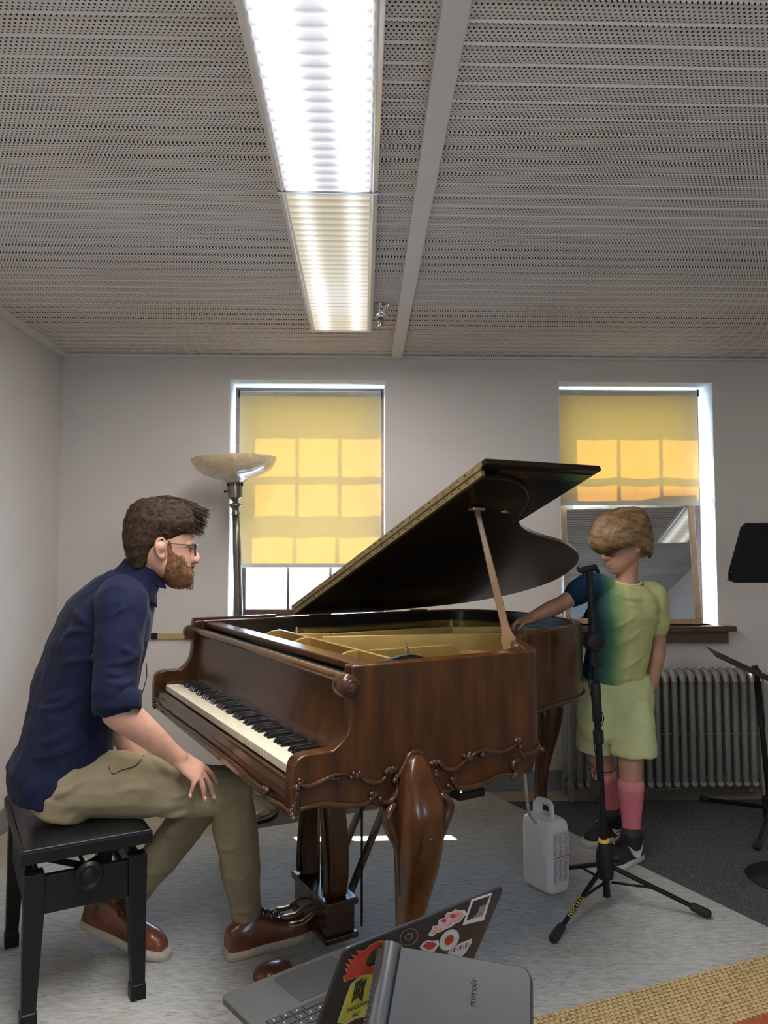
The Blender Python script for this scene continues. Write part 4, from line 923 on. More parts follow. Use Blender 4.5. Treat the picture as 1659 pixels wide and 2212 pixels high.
b.tube(hp, .010, 10, flat=1.6); b.build('loop_handle', M['jug'], jt, smooth=True)
b = MB(); sp = jc-db*.0+da*.045; b.lathe([(.012,.0),(.013,.03),(.011,.045)], sp+V((0,0,.268)), n=16); b.build('spout', M['jug'], jt, smooth=True, auto=40)
# label on the face towards the camera's right
fc = p0+db*(jd/2)-da*.0006
def LBL(u, z): return fc+db*u+V((0,0,z))
b = MB(); b.prism([LBL(-.042,.05),LBL(.042,.05),LBL(.042,.235),LBL(-.042,.235)], -da*.0006); lb = b.build('label', mat('label_paper', (.60,.60,.60), .6), jt)
b = MB(); rg = random.Random(3)
for col in range(3):
    u = -.040+col*.027
    for k in range(26):
        z = .228-k*.0066
        if abs(z-.146) < .006: continue
        w = .023*rg.uniform(.55, 1)
        b.prism([LBL(u,z),LBL(u+w,z),LBL(u+w,z-.0032),LBL(u,z-.0032)], -da*.0010)
b.build('fine_print', mat('grey_print', (.27,.27,.28), .6), lb)
b = MB(); b.prism([LBL(-.042,.143),LBL(.042,.143),LBL(.042,.147),LBL(-.042,.147)], -da*.0012); b.build('red_line', M['red'], lb)

# ================================================================== LAPTOP, PROJECTOR AND THEIR STANDS
LZ = .47; A_ = onz(475,2150,LZ); B_ = onz(795,2025,LZ); lw = (B_-A_).length; l_ = (B_-A_).normalized(); q_ = V((l_.y,-l_.x,0)); 
def LP2(a, c, z=0): return A_+l_*(a*lw)+q_*c+V((0,0,z))
lap = thing('laptop', 'open grey laptop with many stickers on its lid in the foreground', 'laptop', LP2(.5,.13,-.014))
DPT = .262
def rpoly(w0, w1, c0_, c1_, r, z, n=5):
    pts = []
    for (cx, cy, a0_) in ((w1-r, c1_-r, 0),(w0+r, c1_-r, 90),(w0+r, c0_+r, 180),(w1-r, c0_+r, 270)):
        for k in range(n+1):
            a = math.radians(a0_+90*k/n); pts.append(A_+l_*(cx+r*math.cos(a))+q_*(cy+r*math.sin(a))+V((0,0,z)))
    return pts
MB().rings([rpoly(.004,lw-.004,.004,DPT,.012,-.013), rpoly(0,lw,0,DPT,.014,-.010), rpoly(0,lw,0,DPT,.014,-.001), rpoly(.001,lw-.001,.001,DPT,.014,0)]).build('base', M['alu'], lap, smooth=True, auto=30)
MB().prism(rpoly(lw*.30, lw*.70, .012, .108, .004, .0002), (0,0,.0004)).build('trackpad', M['alud'], lap)
kbw = lw*.86; kx0 = lw*.07; MB().prism(rpoly(kx0, kx0+kbw, .118, .228, .003, .0002), (0,0,.0004)).build('keyboard_tray', M['key'], lap)
u_ = kbw/14.5; rows = [(0,[1.3,1,1.25,5,1.25,1,1,1.2,1.0]),(1,[2.25]+[1]*10+[2.25]),(2,[1.75]+[1]*11+[1.75]),(3,[1.5]+[1]*12+[1]),(4,[1]*13+[1.5]),(5,[1.03]*14)]
src = {}
kb = [o for o in C.objects if o.name.startswith('keyboard_tray')][-1]
for r, ws in rows:
    x = kx0+.001
    for w in ws:
        key = round(w, 2); xx_ = w*u_-.0028
        if key not in src:
            kmb = MB(); kmb.prism([V((0,0,0)), l_*xx_, l_*xx_+q_*.0150, q_*.0150], (0,0,.0012)); o = kmb.build('key', M['key'], None, bevel=.0004); src[key] = o
        else: o = src[key].copy(); C.objects.link(o)
        o.location = A_+l_*x+q_*(.1195+r*.0181)+V((0,0,.0006)); setpar(o, kb); x += w*u_
b = MB(); rg = random.Random(5)
for r, ws in rows:
    x = kx0+.001
    for w in ws:
        cx = x+w*u_*.5-.0015; cy = .1195+r*.0181+.0075
        p = A_+l_*cx+q_*cy+V((0,0,.00185)); s_ = .0014
        b.prism([p-l_*s_-q_*s_*1.4, p+l_*s_-q_*s_*1.4, p+l_*s_-q_*s_*.6, p-l_*s_-q_*s_*.6], (0,0,.00015)); b.prism([p-l_*s_*.4, p+l_*s_*.4, p+l_*s_*.4+q_*s_*1.6, p-l_*s_*.4+q_*s_*1.6], (0,0,.00015)); x += w*u_
b.build('key_legends', M['legend'], kb, kind='stuff')
HG = LP2(0,.262,.0); lu = (q_*.45+V((0,0,.893))).normalized(); ln = (q_*.893-V((0,0,.45))).normalized(); ln = ln if ln.dot(q_) > 0 else -ln; ln = lu.cross(l_); ln = ln if ln.dot(q_) > 0 else -ln
LH = .252
def lidp(inset, o, r=.012, n=5):
    pts = []
    for (cx, cy, a0_) in ((lw-r-inset, LH-r-inset, 0),(r+inset, LH-r-inset, 90),(r+inset, .004+r+inset, 180),(lw-r-inset, .004+r+inset, 270)):
        for k in range(n+1):
            a = math.radians(a0_+90*k/n); pts.append(HG+l_*(cx+r*math.cos(a))+lu*(cy+r*math.sin(a))+ln*o)
    return pts
ld = MB().rings([lidp(.002,-.003), lidp(0,-.0015), lidp(0,.0015), lidp(.0015,.003)]).build('lid', mat('laptop_lid_dark', (.028,.028,.030), .45, metal=.3), lap, smooth=True, auto=30)
MB().prism(lidp(.006,-.0034), -ln*.0004).build('screen', mat('laptop_screen', (.01,.01,.012), .15), ld)
c8 = lambda L: [(460+x/2.074, 1880+y/2.074) for x, y in L]
def sticker(pts, m, nm, k=0, o=.0034, th=.0003):
    P = [onplane(x, y, HG+ln*(o+k*.0004), ln) for x, y in pts]; return MB().prism(P, ln*th).build(nm, m, ld)
def circ(cx, cy, rx, ry, n=20, rot=-.35): return [(cx+rx*math.cos(a)*math.cos(rot)-ry*math.sin(a)*math.sin(rot), cy+rx*math.cos(a)*math.sin(rot)+ry*math.sin(a)*math.cos(rot)) for a in (2*math.pi*i/n for i in range(n))]
fl = [(590,497),(588,470),(606,462),(596,440),(615,440),(598,418),(622,420),(608,398),(640,400),(622,378),(655,382),(645,362),(680,362),(700,340),(735,322),(770,318),(768,330),(740,342),(712,362),(690,395),(682,420),(700,432),(730,415),(745,395),(750,420),(735,450),(700,465),(660,470),(630,480)]
fo = [(x+(x-680)*.05, y+(y-410)*.05) for x, y in fl]
sticker(c8(fo), M['orange'], 'flaming_c_sticker', 0); sticker(c8(fl), M['red'], 'flaming_c_print', 1)
yb = [(688,458),(650,484),(618,512),(600,560),(560,678),(600,684),(640,660),(690,650),(740,560),(735,480)]
sticker(c8([(x+(x-640)*.05, y+(y-575)*.05) for x, y in yb]), M['stickwhite'], 'badge_sticker', 0); sticker(c8(yb), M['yellow'], 'badge_print', 1)
for k in range(4): sticker(c8([(640+k*9,500-k*6),(646+k*9,498-k*6),(626+k*9,590-k*8),(620+k*9,592-k*8)]), M['key'], 'badge_stripe', 2)
sticker(c8([(668,500),(690,480),(680,520),(668,590),(650,570),(662,545)]), M['key'], 'badge_stripe', 2)
def lid_text(txt, x, y, size, m, x2, y2):
    p = onplane(*c8([(x, y)])[0], HG+ln*.0050, ln); p2 = onplane(*c8([(x2, y2)])[0], HG+ln*.0050, ln); xd = (p2-p).normalized(); yd = ln.cross(xd)
    cv = bpy.data.curves.new('sticker_lettering', 'FONT'); cv.body = txt; cv.size = size; cv.extrude = .0001; cv.materials.append(m)
    o = bpy.data.objects.new('sticker_lettering', cv); C.objects.link(o); Rm = frame3(xd, yd, ln).to_4x4(); Rm.translation = p; o.matrix_world = Rm; o.parent = ld; o.matrix_parent_inverse = wm(ld).inverted()
lid_text('NASHVILLE', 598, 640, .0125, M['key'], 690, 600); lid_text('SC', 622, 662, .0125, M['key'], 690, 632)
sticker(c8([(1158,132),(1250,101),(1214,222),(1117,246)]), M['stickwhite'], 'photo_sticker', 0); sticker(c8([(1166,139),(1240,114),(1226,150),(1196,160),(1185,190),(1160,215),(1136,224)]), M['key'], 'photo_print', 1); sticker(c8([(1196,160),(1226,150),(1208,205),(1160,218),(1185,190)]), M['stickgrey'], 'photo_print', 1)
random.seed(11)
bl = [(1052+x, 235+y) for x, y in [(-90,55),(-75,35),(-68,15),(-45,8),(-40,-15),(-15,-22),(-5,-45),(20,-50),(35,-62),(55,-55),(75,-58),(85,-40),(70,-25),(55,-5),(30,5),(15,18),(-10,28),(-30,40),(-50,45),(-70,62)]]
sticker(c8(bl), M['stickwhite'], 'flower_sticker', 0); sticker(c8([(1052+(x-1052)*.86, 234+(y-235)*.84) for x, y in bl]), M['pink'], 'flower_print', 1)
for cx, cy, r_ in ((1035,225,12),(1075,205,13),(1000,262,10),(1100,190,8)): sticker(c8(circ(cx, cy, r_, r_*.7, 8)), M['red'] if r_ > 11 else M['orange'], 'flower_print', 2)
for rx, ry, m_, k in ((44,36,'stickgrey',0),(40,32,'key',1),(20,15,'stickgrey',2),(15,11,'key',3)): sticker(c8(circ(878,298,rx,ry, rot=-.7)), M[m_], 'dark_round_sticker', k)
for rx, ry, m_, k in ((56,40,'stickgrey',0),(52,37,'stickwhite',1),(26,17,'red',2)): sticker(c8(circ(1058,312,rx,ry, rot=-.9)), M[m_], 'round_sticker', k)
sticker(c8([(925,345),(940,322),(962,312),(985,316),(1010,312),(1014,335),(1000,352),(985,372),(950,368)]), M['stickwhite'], 'red_white_sticker', 0); sticker(c8([(940,342),(960,322),(990,324),(1002,332),(985,350),(965,356)]), M['red'], 'red_white_print', 1)
sticker(c8([(1050,368),(1075,345),(1110,325),(1160,305),(1158,325),(1130,370),(1110,392),(1060,384)]), M['stickwhite'], 'word_sticker', 0)
for k in range(7): sticker(c8([(1068+k*13,352-k*5),(1074+k*13,350-k*5),(1070+k*13,368-k*4),(1064+k*13,370-k*4)]), M['key'] if k % 2 else M['pink'], 'word_print', 1)
# stool carrying the laptop
def stand(nm, lab, cx, cy, zt, w, d, rz):
    t = thing(nm, lab, 'stand', (cx, cy, 0)); R_ = Matrix.Rotation(rz, 3, 'Z')
    MB().box((cx,cy,zt-.0125), (w,d,.025), R_).build('stand_top', M['blackm'], t, bevel=.004)
    for sx_ in (-1,1):
        for sy_ in (-1,1):
            o = R_@V((sx_*(w/2-.025), sy_*(d/2-.025), 0)); MB().box((cx+o.x, cy+o.y, (zt-.025)/2), (.03,.03,zt-.025), R_).build('leg', M['blackm'], t, bevel=.003)
lc_ = LP2(.5,.15); stand('laptop_stool', 'small black stool carrying the open laptop', lc_.x, lc_.y, LZ-.013, .24, .18, math.atan2(l_.y, l_.x))
# projector
PZ = .69; a0_ = onz(865,2044,PZ); a1_ = onz(1140,2088,PZ); pu = (a1_-a0_).normalized(); pv = pu.cross((a0_-C0).cross(ray(836,2212))).normalized(); pv = -pv if pv.z > 0 else pv; pn = pu.cross(pv).normalized(); pn = -pn if pn.z < 0 else pn; pw = (a1_-a0_).length+.006
pj = thing('portable_projector', 'grey portable projector with rounded spine in the bottom foreground', 'projector', a0_+pu*pw/2+pv*.09-V((0,0,.028)))
def pp(a, c, z=0): return a0_+pu*a+pv*c+pn*z
def prr(z, i=0):
    pts = []; r = .016
    for (cx, cy, a0d) in ((pw+.012-r-i, .185-r-i, 0),(.0+i, .185-i, 90),(0+i, 0+i, 180),(pw-r-i, 0+r+i, 270)):
        if a0d in (90, 180): pts.append(pp(cx, cy, z)); continue
        for k in range(6):
            a = math.radians(a0d+90*k/5)
            pts.append(pp(cx+r*math.cos(a), cy+r*math.sin(a), z))
    return pts
MB().rings([prr(-.028,.002), prr(-.025), prr(-.003), prr(0,.002)]).build('body', M['grey'], pj, smooth=True, auto=35)
s0_ = onz(840,2041,PZ-.006); b = MB(); b.tube([pp(-.0145,-.004,-.010), pp(-.0145,.19,-.010)], .0145, 28); b.build('rounded_spine', M['greyl'], pj, smooth=True, auto=40)
b = MB(); b.prism([pp(-.034,.006,-.004), pp(-.029,.19,-.004), pp(-.020,.19,-.004), pp(-.020,.002,-.004)], -pn*.022); vt = b.build('vent_side', M['blackm'], pj)
b = MB()
for k in range(30): b.prism([pp(-.035,.010+k*.006,-.006), pp(-.026,.010+k*.006,-.003), pp(-.026,.013+k*.006,-.003), pp(-.035,.013+k*.006,-.006)], -pn*.016)
b.build('vent_fins', M['grey'], vt)
cv = bpy.data.curves.new('projector_lettering', 'FONT'); cv.body = 'miroir'; cv.size = .0135; cv.extrude = .0002; cv.align_x = 'CENTER'; cv.align_y = 'CENTER'; cv.materials.append(M['blackm'])
o = bpy.data.objects.new('projector_lettering', cv); C.objects.link(o); p = onplane(1022,2143,a0_+pn*.0003,pn); p2 = onplane(1026,2100,a0_+pn*.0003,pn); xd = (p2-p).normalized(); yd = pn.cross(xd)
Rm = frame3(xd, yd, pn).to_4x4(); Rm.translation = p; o.matrix_world = Rm; o.parent = pj; o.matrix_parent_inverse = wm(pj).inverted()
pc_ = pp(pw*.52,.12); PSZ = pp(pw*.5,.185,-.028).z; stand('projector_stand', 'small black stand under the portable projector', pc_.x, pc_.y, PSZ, .13, .12, math.atan2(pu.y, pu.x))
bk_ = onz(1222,2196,.45); b = MB(); rs = []
for z, k in ((0,.9),(.01,1),(.30,1),(.42,.9),(.445,.7),(.45,.3)):
    rs.append([V((bk_.x+.02+.13*k*math.cos(2*math.pi*i/24), bk_.y-.10+.10*k*math.sin(2*math.pi*i/24), z)) for i in range(24)])
tag(b.rings(rs).build('equipment_bag', M['blackm'], smooth=True, auto=50), 'black equipment bag at the bottom edge right of the projector', 'bag')
# brown leather pouch behind the laptop
p = onz(590,2100,.03); b = MB(); b.ball((p.x,p.y,.030), (.062,.045,.030), Matrix.Rotation(.5,3,'Z'), n=18); pch = b.build('leather_pouch', M['shoeleather'], smooth=True); tag(pch, 'small rounded brown leather pouch on the rug behind the laptop', 'pouch')

# ================================================================== PEOPLE
def remesh(o, vox, sm=4, disp=None):
    m = o.modifiers.new('remesh', 'REMESH'); m.mode = 'VOXEL'; m.voxel_size = vox; m.use_smooth_shade = True
    s = o.modifiers.new('smooth', 'SMOOTH'); s.factor = .5; s.iterations = sm
    if disp:
        for sz, stg in disp:
            tx = bpy.data.textures.new('folds', 'CLOUDS'); tx.noise_scale = sz; tx.noise_depth = 1
            d = o.modifiers.new('folds', 'DISPLACE'); d.texture = tx; d.texture_coords = 'GLOBAL'; d.strength = stg; d.mid_level = .5
    return o
from mathutils.bvhtree import BVHTree
def folds(b, lines, r=.0135):
    # raise soft cloth ridges where the photograph shows creases: points of the garment seen along each line
    bv = BVHTree.FromPolygons([tuple(p) for p in b.v], b.f); new = []
    for ln_ in lines:
        rad = r; pts = []
        if isinstance(ln_[0], float): rad = ln_[0]; ln_ = ln_[1:]
        for x, y in cr(ln_, 5):
            h = bv.ray_cast(C0, ray(x, y).normalized())
            if h[0] is not None: pts.append((h[0], h[1]))
        if len(pts) < 4: continue
        n = len(pts); new.append(([p-ray(0,0)*0+((C0-p).normalized()*(-.35*rad)) for p, nn in pts], [rad*(.15+.85*math.sin(math.pi*(i+.5)/n)) for i in range(n)]))
    for p, rr in new:
        if max((p[i+1]-p[i]).length for i in range(len(p)-1)) < .07: b.tube(p, rr, 8)
q4 = lambda L: [(x/3.456, 1060+y/3.456) for x, y in L]
q5 = lambda L: [(x/2.304, 1580+y/2.304) for x, y in L]
q6 = lambda L: [(1100+x/2.968, 1060+y/2.968) for x, y in L]
SHIRT_FOLDS = [q4(L) for L in ([(800,1020),(900,1070),(1000,1130),(1080,1210)], [(760,1310),(900,1290),(1000,1240),(1060,1190)], [(780,1430),(900,1445),(1020,1400)], [(830,960),(890,900),(960,860)],
  [(300,1450),(440,1430),(560,1400),(700,1395)], [(440,1300),(600,1260),(720,1240)], [(250,1620),(420,1620),(560,1540),(660,1450)], [(350,1760),(520,1700),(640,1600),(700,1540)], [(470,1080),(560,1050),(680,1040)],
  [(200,2000),(400,1980),(600,1880),(720,1760)], [(780,1350),(860,1370),(950,1350)], [(880,1180),(960,1200),(1040,1260)], [(560,900),(620,960),(690,1010)], [(330,1560),(450,1540),(560,1480)], [(280,1880),(420,1850),(560,1760)])] + [[.005]+q4([(1160,740),(1070,728),(980,742),(900,815),(840,890),(780,985),(750,1060)])]
TROUSER_FOLDS = [q5(L) for L in ([(560,80),(640,90),(740,125),(840,175)], [(850,330),(960,290),(1040,240)], [(1000,445),(1080,385),(1160,330)], [(1020,490),(1120,440),(1200,400)], [(780,425),(880,410),(960,390)],
  [(1080,700),(1180,722),(1270,690)], [(1140,900),(1220,890),(1290,870)], [(1050,560),(1130,580),(1220,550)], [(780,500),(880,520),(940,490)], [(700,100),(780,160),(850,230)], [(250,330),(340,290),(420,240)], [(560,300),(680,280),(800,300)], [(700,680),(760,700),(830,680)])] + [[.004]+q5([(420,200),(560,212),(700,250),(850,285),(960,300)])]
TEE_FOLDS = [q6(L) for L in ([(650,640),(760,690),(870,700)], [(740,720),(800,740),(860,765)], [(620,900),(720,860),(840,780)], [(640,1000),(760,960),(870,870)], [(700,1150),(800,1100),(870,1040)], [(900,720),(960,765),(1005,770)], [(900,800),(950,830),(1000,830)], [(620,1200),(720,1210),(850,1190)])]
def oval(c, axis, lat, a, b_, n=24, sq=1.0):
    axis = V(axis).normalized(); lat = V(lat); lat = (lat-axis*lat.dot(axis)).normalized(); fr = axis.cross(lat)
    out = []
    for k in range(n):
        t = 2*math.pi*k/n; ct, s_ = math.cos(t), math.sin(t)
        if sq != 1: ct = math.copysign(abs(ct)**sq, ct); s_ = math.copysign(abs(s_)**sq, s_)
        out.append(V(c)+fr*(a*ct)+lat*(b_*s_))
    return out
def spine_loft(b, rows, lat, grow=0.0, n=24, sq=.85):
    rs = []; m = len(rows)
    for i, (c, a, w) in enumerate(rows):
        ax = V(rows[min(i+1, m-1)][0])-V(rows[max(i-1, 0)][0]); rs.append(oval(c, ax, lat, a+grow, w+grow, n, sq))
    return b.rings(rs)
def limb(b, pts, grow=0.0, n=16, flat=1.0, up=None):
    q = cr([(*p, r) for p, r in pts], 4); return b.tube([x[:3] for x in q], [x[3]+grow for x in q], n, flat=flat, up=up, round_ends=True)
def T(p, r): return (tuple(p), r)
def head_frame(c, f, up):
    f = V(f).normalized(); up = V(up); s = f.cross(up).normalized(); up = s.cross(f); return V(c), f, s, up   # s = person's right
HEAD = [(.128,-.035,.020,.020),(.122,-.062,.045,.044),(.108,-.084,.066,.060),(.085,-.096,.080,.070),(.055,-.102,.089,.0755),(.025,-.102,.094,.0765),(.010,-.100,.094,.0755),(-.002,-.098,.086,.074),(-.015,-.094,.087,.072),(-.035,-.085,.090,.069),(-.050,-.072,.091,.066),(-.062,-.058,.093,.062),(-.070,-.048,.089,.059),(-.078,-.038,.092,.054),(-.090,-.018,.088,.046),(-.102,.008,.086,.036),(-.110,.035,.078,.024),(-.114,.050,.068,.012)]
def head(b, H, k=1.0, kw=1.0):
    c, f, s, up = H; rs = []
    for z, bk, fr, w in HEAD:
        ring = []; mid = (bk+fr)/2; ha = (fr-bk)/2
        for i in range(28):
            t = 2*math.pi*i/28; ct, st_ = math.cos(t), math.sin(t)
            x = mid+ha*math.copysign(abs(ct)**.9, ct); y = w*kw*math.copysign(abs(st_)**.9, st_)*(1-.10*max(0, ct))
            ring.append(c+(f*x+s*y+up*z)*k)
        rs.append(ring)
    b.rings(rs[::-1])
    # nose, lips, brow, ears
    P = lambda x, y, z: c+(f*x+s*y+up*z)*k
    b.tube([P(.086,0,.006), P(.098,0,-.012), P(.108,0,-.030), P(.106,0,-.038), P(.092,0,-.042)], [.0065*k,.008*k,.0105*k,.0105*k,.007*k], 10, round_ends=True)
    for sg in (-1, 1): b.ball(P(.094,sg*.011,-.037), (.008*k,)*3, n=10)
    for sg in (-1, 1): b.tube([P(.091,0,.016), P(.088,sg*.028,.019), P(.074,sg*.050,.012)], [.007*k,.0075*k,.005*k], 8, round_ends=True)
    b.tube([P(.080,-.022,-.064), P(.0955,0,-.061), P(.080,.022,-.064)], [.003*k,.006*k,.003*k], 8, round_ends=True)
    b.tube([P(.078,-.020,-.072), P(.0945,0,-.0725), P(.078,.020,-.072)], [.003*k,.0065*k,.003*k], 8, round_ends=True)
    for sg in (-1, 1): ear(b, P, sg, k)
    return P
def ear(b, P, sg, k):
    pts = cr([P(.006,sg*.075,-.022), P(.004,sg*.082,-.005), P(.004,sg*.087,.014), P(-.006,sg*.090,.026), P(-.020,sg*.091,.022), P(-.026,sg*.090,.004), P(-.020,sg*.086,-.018), P(-.008,sg*.080,-.034), P(.002,sg*.077,-.034)], 4)
    b.tube(pts, .0042*k, 8, round_ends=True); 
    b.ball(P(-.010,sg*.079,.000), (.018*k,.018*k,.018*k), n=10)
    b.tube([P(-.016,sg*.086,.010), P(-.018,sg*.087,-.004), P(-.010,sg*.084,-.016)], .0035*k, 8, round_ends=True); b.ball(P(-.002,sg*.078,-.028), (.007*k,)*3, n=8); b.ball(P(.006,sg*.080,-.006), (.005*k,)*3, n=8)
def eyes(P, k, par, white, iris):
    for sg in (-1, 1):
        e = MB().ball(P(.0655,sg*.031,.0005), (.0125*k,)*3, n=14).build('eye', white, par, smooth=True)
        MB().ball(P(.0755,sg*.0315,.000), (.0045*k,.0055*k,.0055*k), n=10).build('iris', iris, e, smooth=True)
        b = MB(); b.tube([P(.080,sg*.020,.004), P(.0865,sg*.031,.0085), P(.080,sg*.043,.004)], .0018*k, 6); b.build('eyelid_crease', M['lip'], par, smooth=True)
M['eyewhite'] = mat('eye_white', (.72,.70,.68), .2); M['iris'] = mat('iris_dark', (.05,.07,.08), .2)
def strands(b, roots, fn, n=6, r=.0011, seg=3):
    for (p, nr) in roots:
        pts = fn(p, nr, n)
        if pts: b.tube(pts, [r*(1-.75*i/(len(pts)-1)) for i in range(len(pts))], seg)
def hand(b, wrist, knuck, nrm, tips, spread, r=.0088, palm_w=.040, thumb=None):
    # wrist point, centre of the knuckles, palm-back normal, fingertip targets from index to little finger
    wrist, knuck, nrm = V(wrist), V(knuck), V(nrm); d = (knuck-wrist).normalized(); nrm = (nrm-d*nrm.dot(d)).normalized(); w = d.cross(nrm).normalized()*spread
    L = (knuck-wrist).length; rs = []
    for t_, a, h_ in ((-.12,.030,.021),(.08,.031,.020),(.35,.037,.017),(.7,palm_w+.001,.0145),(1.0,palm_w+.001,.0115),(1.06,palm_w-.004,.008)):
        rs.append([wrist+d*(L*t_)+w*(a*math.cos(2*math.pi*k/18))+nrm*(h_*math.sin(2*math.pi*k/18)) for k in range(18)])
    b.rings(rs)
    for i, tp in enumerate(tips):
        o = (1.5-i)/1.5; kn = knuck+w*(palm_w*.76*o)-d*(.003+.006*abs(i-1)*.8); tp = V(tp)
        mid = kn.lerp(tp, .42)+nrm*.010; m2 = kn.lerp(tp, .74)+nrm*.007; rr = r*(1 if i < 3 else .86)
        q = cr([(*(kn-d*.03), rr*.95),(*kn, rr*1.12),(*mid, rr*1.0),(*m2, rr*.93),(*tp, rr*.72)], 3)
        b.tube([x[:3] for x in q], [x[3] for x in q], 12, round_ends=True)
    if thumb is not None:
        root = wrist+d*(L*.25)+w*(palm_w*.75)-nrm*.006; t0, t1 = V(thumb[0]), V(thumb[1])
        q = cr([(*root, r*1.5),(*t0, r*1.25),(*t1, r*.85)], 4); b.tube([x[:3] for x in q], [x[3] for x in q], 12, round_ends=True)

# ------------------------------------------------------------------ the seated man
mn = None
pel = at(140,1668,2.36); 
FW = V((.93,.37,0)).normalized(); RT = V((FW.y,-FW.x,0))      # facing, and his right (towards the camera)
tr = [(at(138,1712,2.36),.080,.150),(at(132,1672,2.36),.112,.172),(at(140,1625,2.37),.118,.168),(at(153,1560,2.38),.118,.160),(at(176,1480,2.40),.122,.165),(at(206,1400,2.41),.128,.182),(at(236,1335,2.42),.120,.196),(at(262,1290,2.42),.088,.172),(at(283,1257,2.42),.056,.092)]
shR = at(262,1305,2.245); shL = at(292,1300,2.60)
elR = at(248,1528,2.17); wrR = at(388,1640,2.285); elL = at(246,1545,2.62); wrL = at(330,1700,2.60)
neck = [T(at(280,1268,2.42),.064), T(at(298,1240,2.42),.058), T(at(312,1215,2.42),.058), T(at(330,1190,2.42),.060)]
HM = head_frame(at(352,1181,2.425)+V((.0,0,0)), (.955,.29,-.06), (.06,.0,1))
hipR = at(150,1695,2.27); knR = at(500,1708,2.44); anR = at(533,1990,2.53)
hipL = at(165,1690,2.47); knL = at(455,1712,2.68); anL = at(262,1955,2.60)
body = MB()
spine_loft(body, tr, RT, -.014)
limb(body, neck)
Pm = head(body, HM, 1.0)
for sh, el, wr in ((shR, elR, wrR), (shL, elL, wrL)):
    limb(body, [T(sh,.052), T(sh.lerp(el,.5),.046), T(el,.041), T(el.lerp(wr,.22),.045), T(el.lerp(wr,.55),.038), T(el.lerp(wr,.85),.028), T(wr,.0265)], 0)
kR = at(432,1672,2.30); tipsR = [at(473,1700,2.375), at(461,1722,2.335), at(441,1725,2.30), at(409,1719,2.27)]
hand(body, wrR, kR, (.25,-.45,.85), tipsR, -1, thumb=(at(425,1650,2.40), at(455,1668,2.44)))
kL = at(378,1708,2.62); hand(body, wrL, kL, (.1,.2,.95), [kL+V((.07,-.035,-.005)), kL+V((.08,-.01,-.008)), kL+V((.075,.015,-.008)), kL+V((.06,.035,-.008))], 1, thumb=(wrL+V((.04,-.04,-.005)), wrL+V((.075,-.06,-.005))))
for hp_, kn_, an_ in ((hipR, knR, anR), (hipL, knL, anL)):
    limb(body, [T(hp_,.082), T(hp_.lerp(kn_,.5),.072), T(kn_,.055)]); limb(body, [T(kn_,.053), T(kn_.lerp(an_,.3),.055), T(kn_.lerp(an_,.7),.042), T(an_,.034)])
toeR = V((-.165,2.625,.042)); heR = V((-.395,2.485,.042)); limb(body, [T(anR,.034), T(anR+V((.0,0,-.04)),.030), T(heR.lerp(toeR,.30)+V((0,0,.012)),.022)]); limb(body, [T(heR,.018), T(heR.lerp(toeR,.5),.020), T(heR.lerp(toeR,.85),.014)])
heL = V((-.862,2.575,.092)); toeL = V((-.610,2.478,.042)); limb(body, [T(anL,.034), T(heL.lerp(toeL,.25)+V((0,0,.012)),.024)]); limb(body, [T(heL,.018), T(heL.lerp(toeL,.5),.020), T(heL.lerp(toeL,.85),.014)])
man = body.build('person', M['skin'], smooth=True); remesh(man, .0042, 3)
tag(man, 'seated man in a navy shirt and khaki trousers, bearded with glasses, hand on knee', 'person')
eyes(Pm, 1.0, man, M['eyewhite'], M['iris'])
# nails
b = MB()
for tp in tipsR: b.ball(tp+V((.004,-.007,.002)), (.0055,.003,.0065), n=8)
b.build('fingernails', mat('nail', (.66,.42,.34), .3), man, smooth=True)
# shirt
b = MB(); trs = [(c_, a+.004, w+.002) for c_, a, w in tr[1:]]; trs[0] = (at(118,1672,2.36), .125, .180)
trs = [(at(112,1712,2.36), .105, .176)] + trs
spine_loft(b, trs, RT, .010)
for sh, el, k in ((shR, elR, 1), (shL, elL, .97)):
    limb(b, [T(sh.lerp(trs[-2][0],.45),.062), T(sh,.074), T(sh.lerp(el,.35),.069), T(sh.lerp(el,.7),.063), T(el+V((0,0,.028)),.059)])
b.tube([trs[0][0]+FW*.05+V((0,0,-.01)), trs[1][0]+FW*.06], [.07,.09], 16)
folds(b, SHIRT_FOLDS); shirt = b.build('shirt', M['navy'], man, smooth=True); remesh(shirt, .005, 3, [(.18,.022), (.070,.012)])
for el, sh in ((elR, shR), (elL, shL)):
    b = MB(); ax = (sh-el).normalized(); ax2 = (ax*.95+V((-.12,.05,0))).normalized(); c_ = el+V((.006,0,.012))
    rs = []
    for z, r in ((-.024,.050),(-.026,.060),(-.018,.066),(.010,.067),(.026,.065),(.030,.058)): rs.append(oval(c_+ax2*z, ax2, RT, r, r*.96, 28, 1))
    b.rings(rs); cf = b.build('rolled_cuff', M['navy'], shirt, smooth=True)
    tx = bpy.data.textures.new('cuff', 'CLOUDS'); tx.noise_scale = .035; d = cf.modifiers.new('f', 'DISPLACE'); d.texture = tx; d.texture_coords = 'GLOBAL'; d.strength = .010; d.mid_level = .5
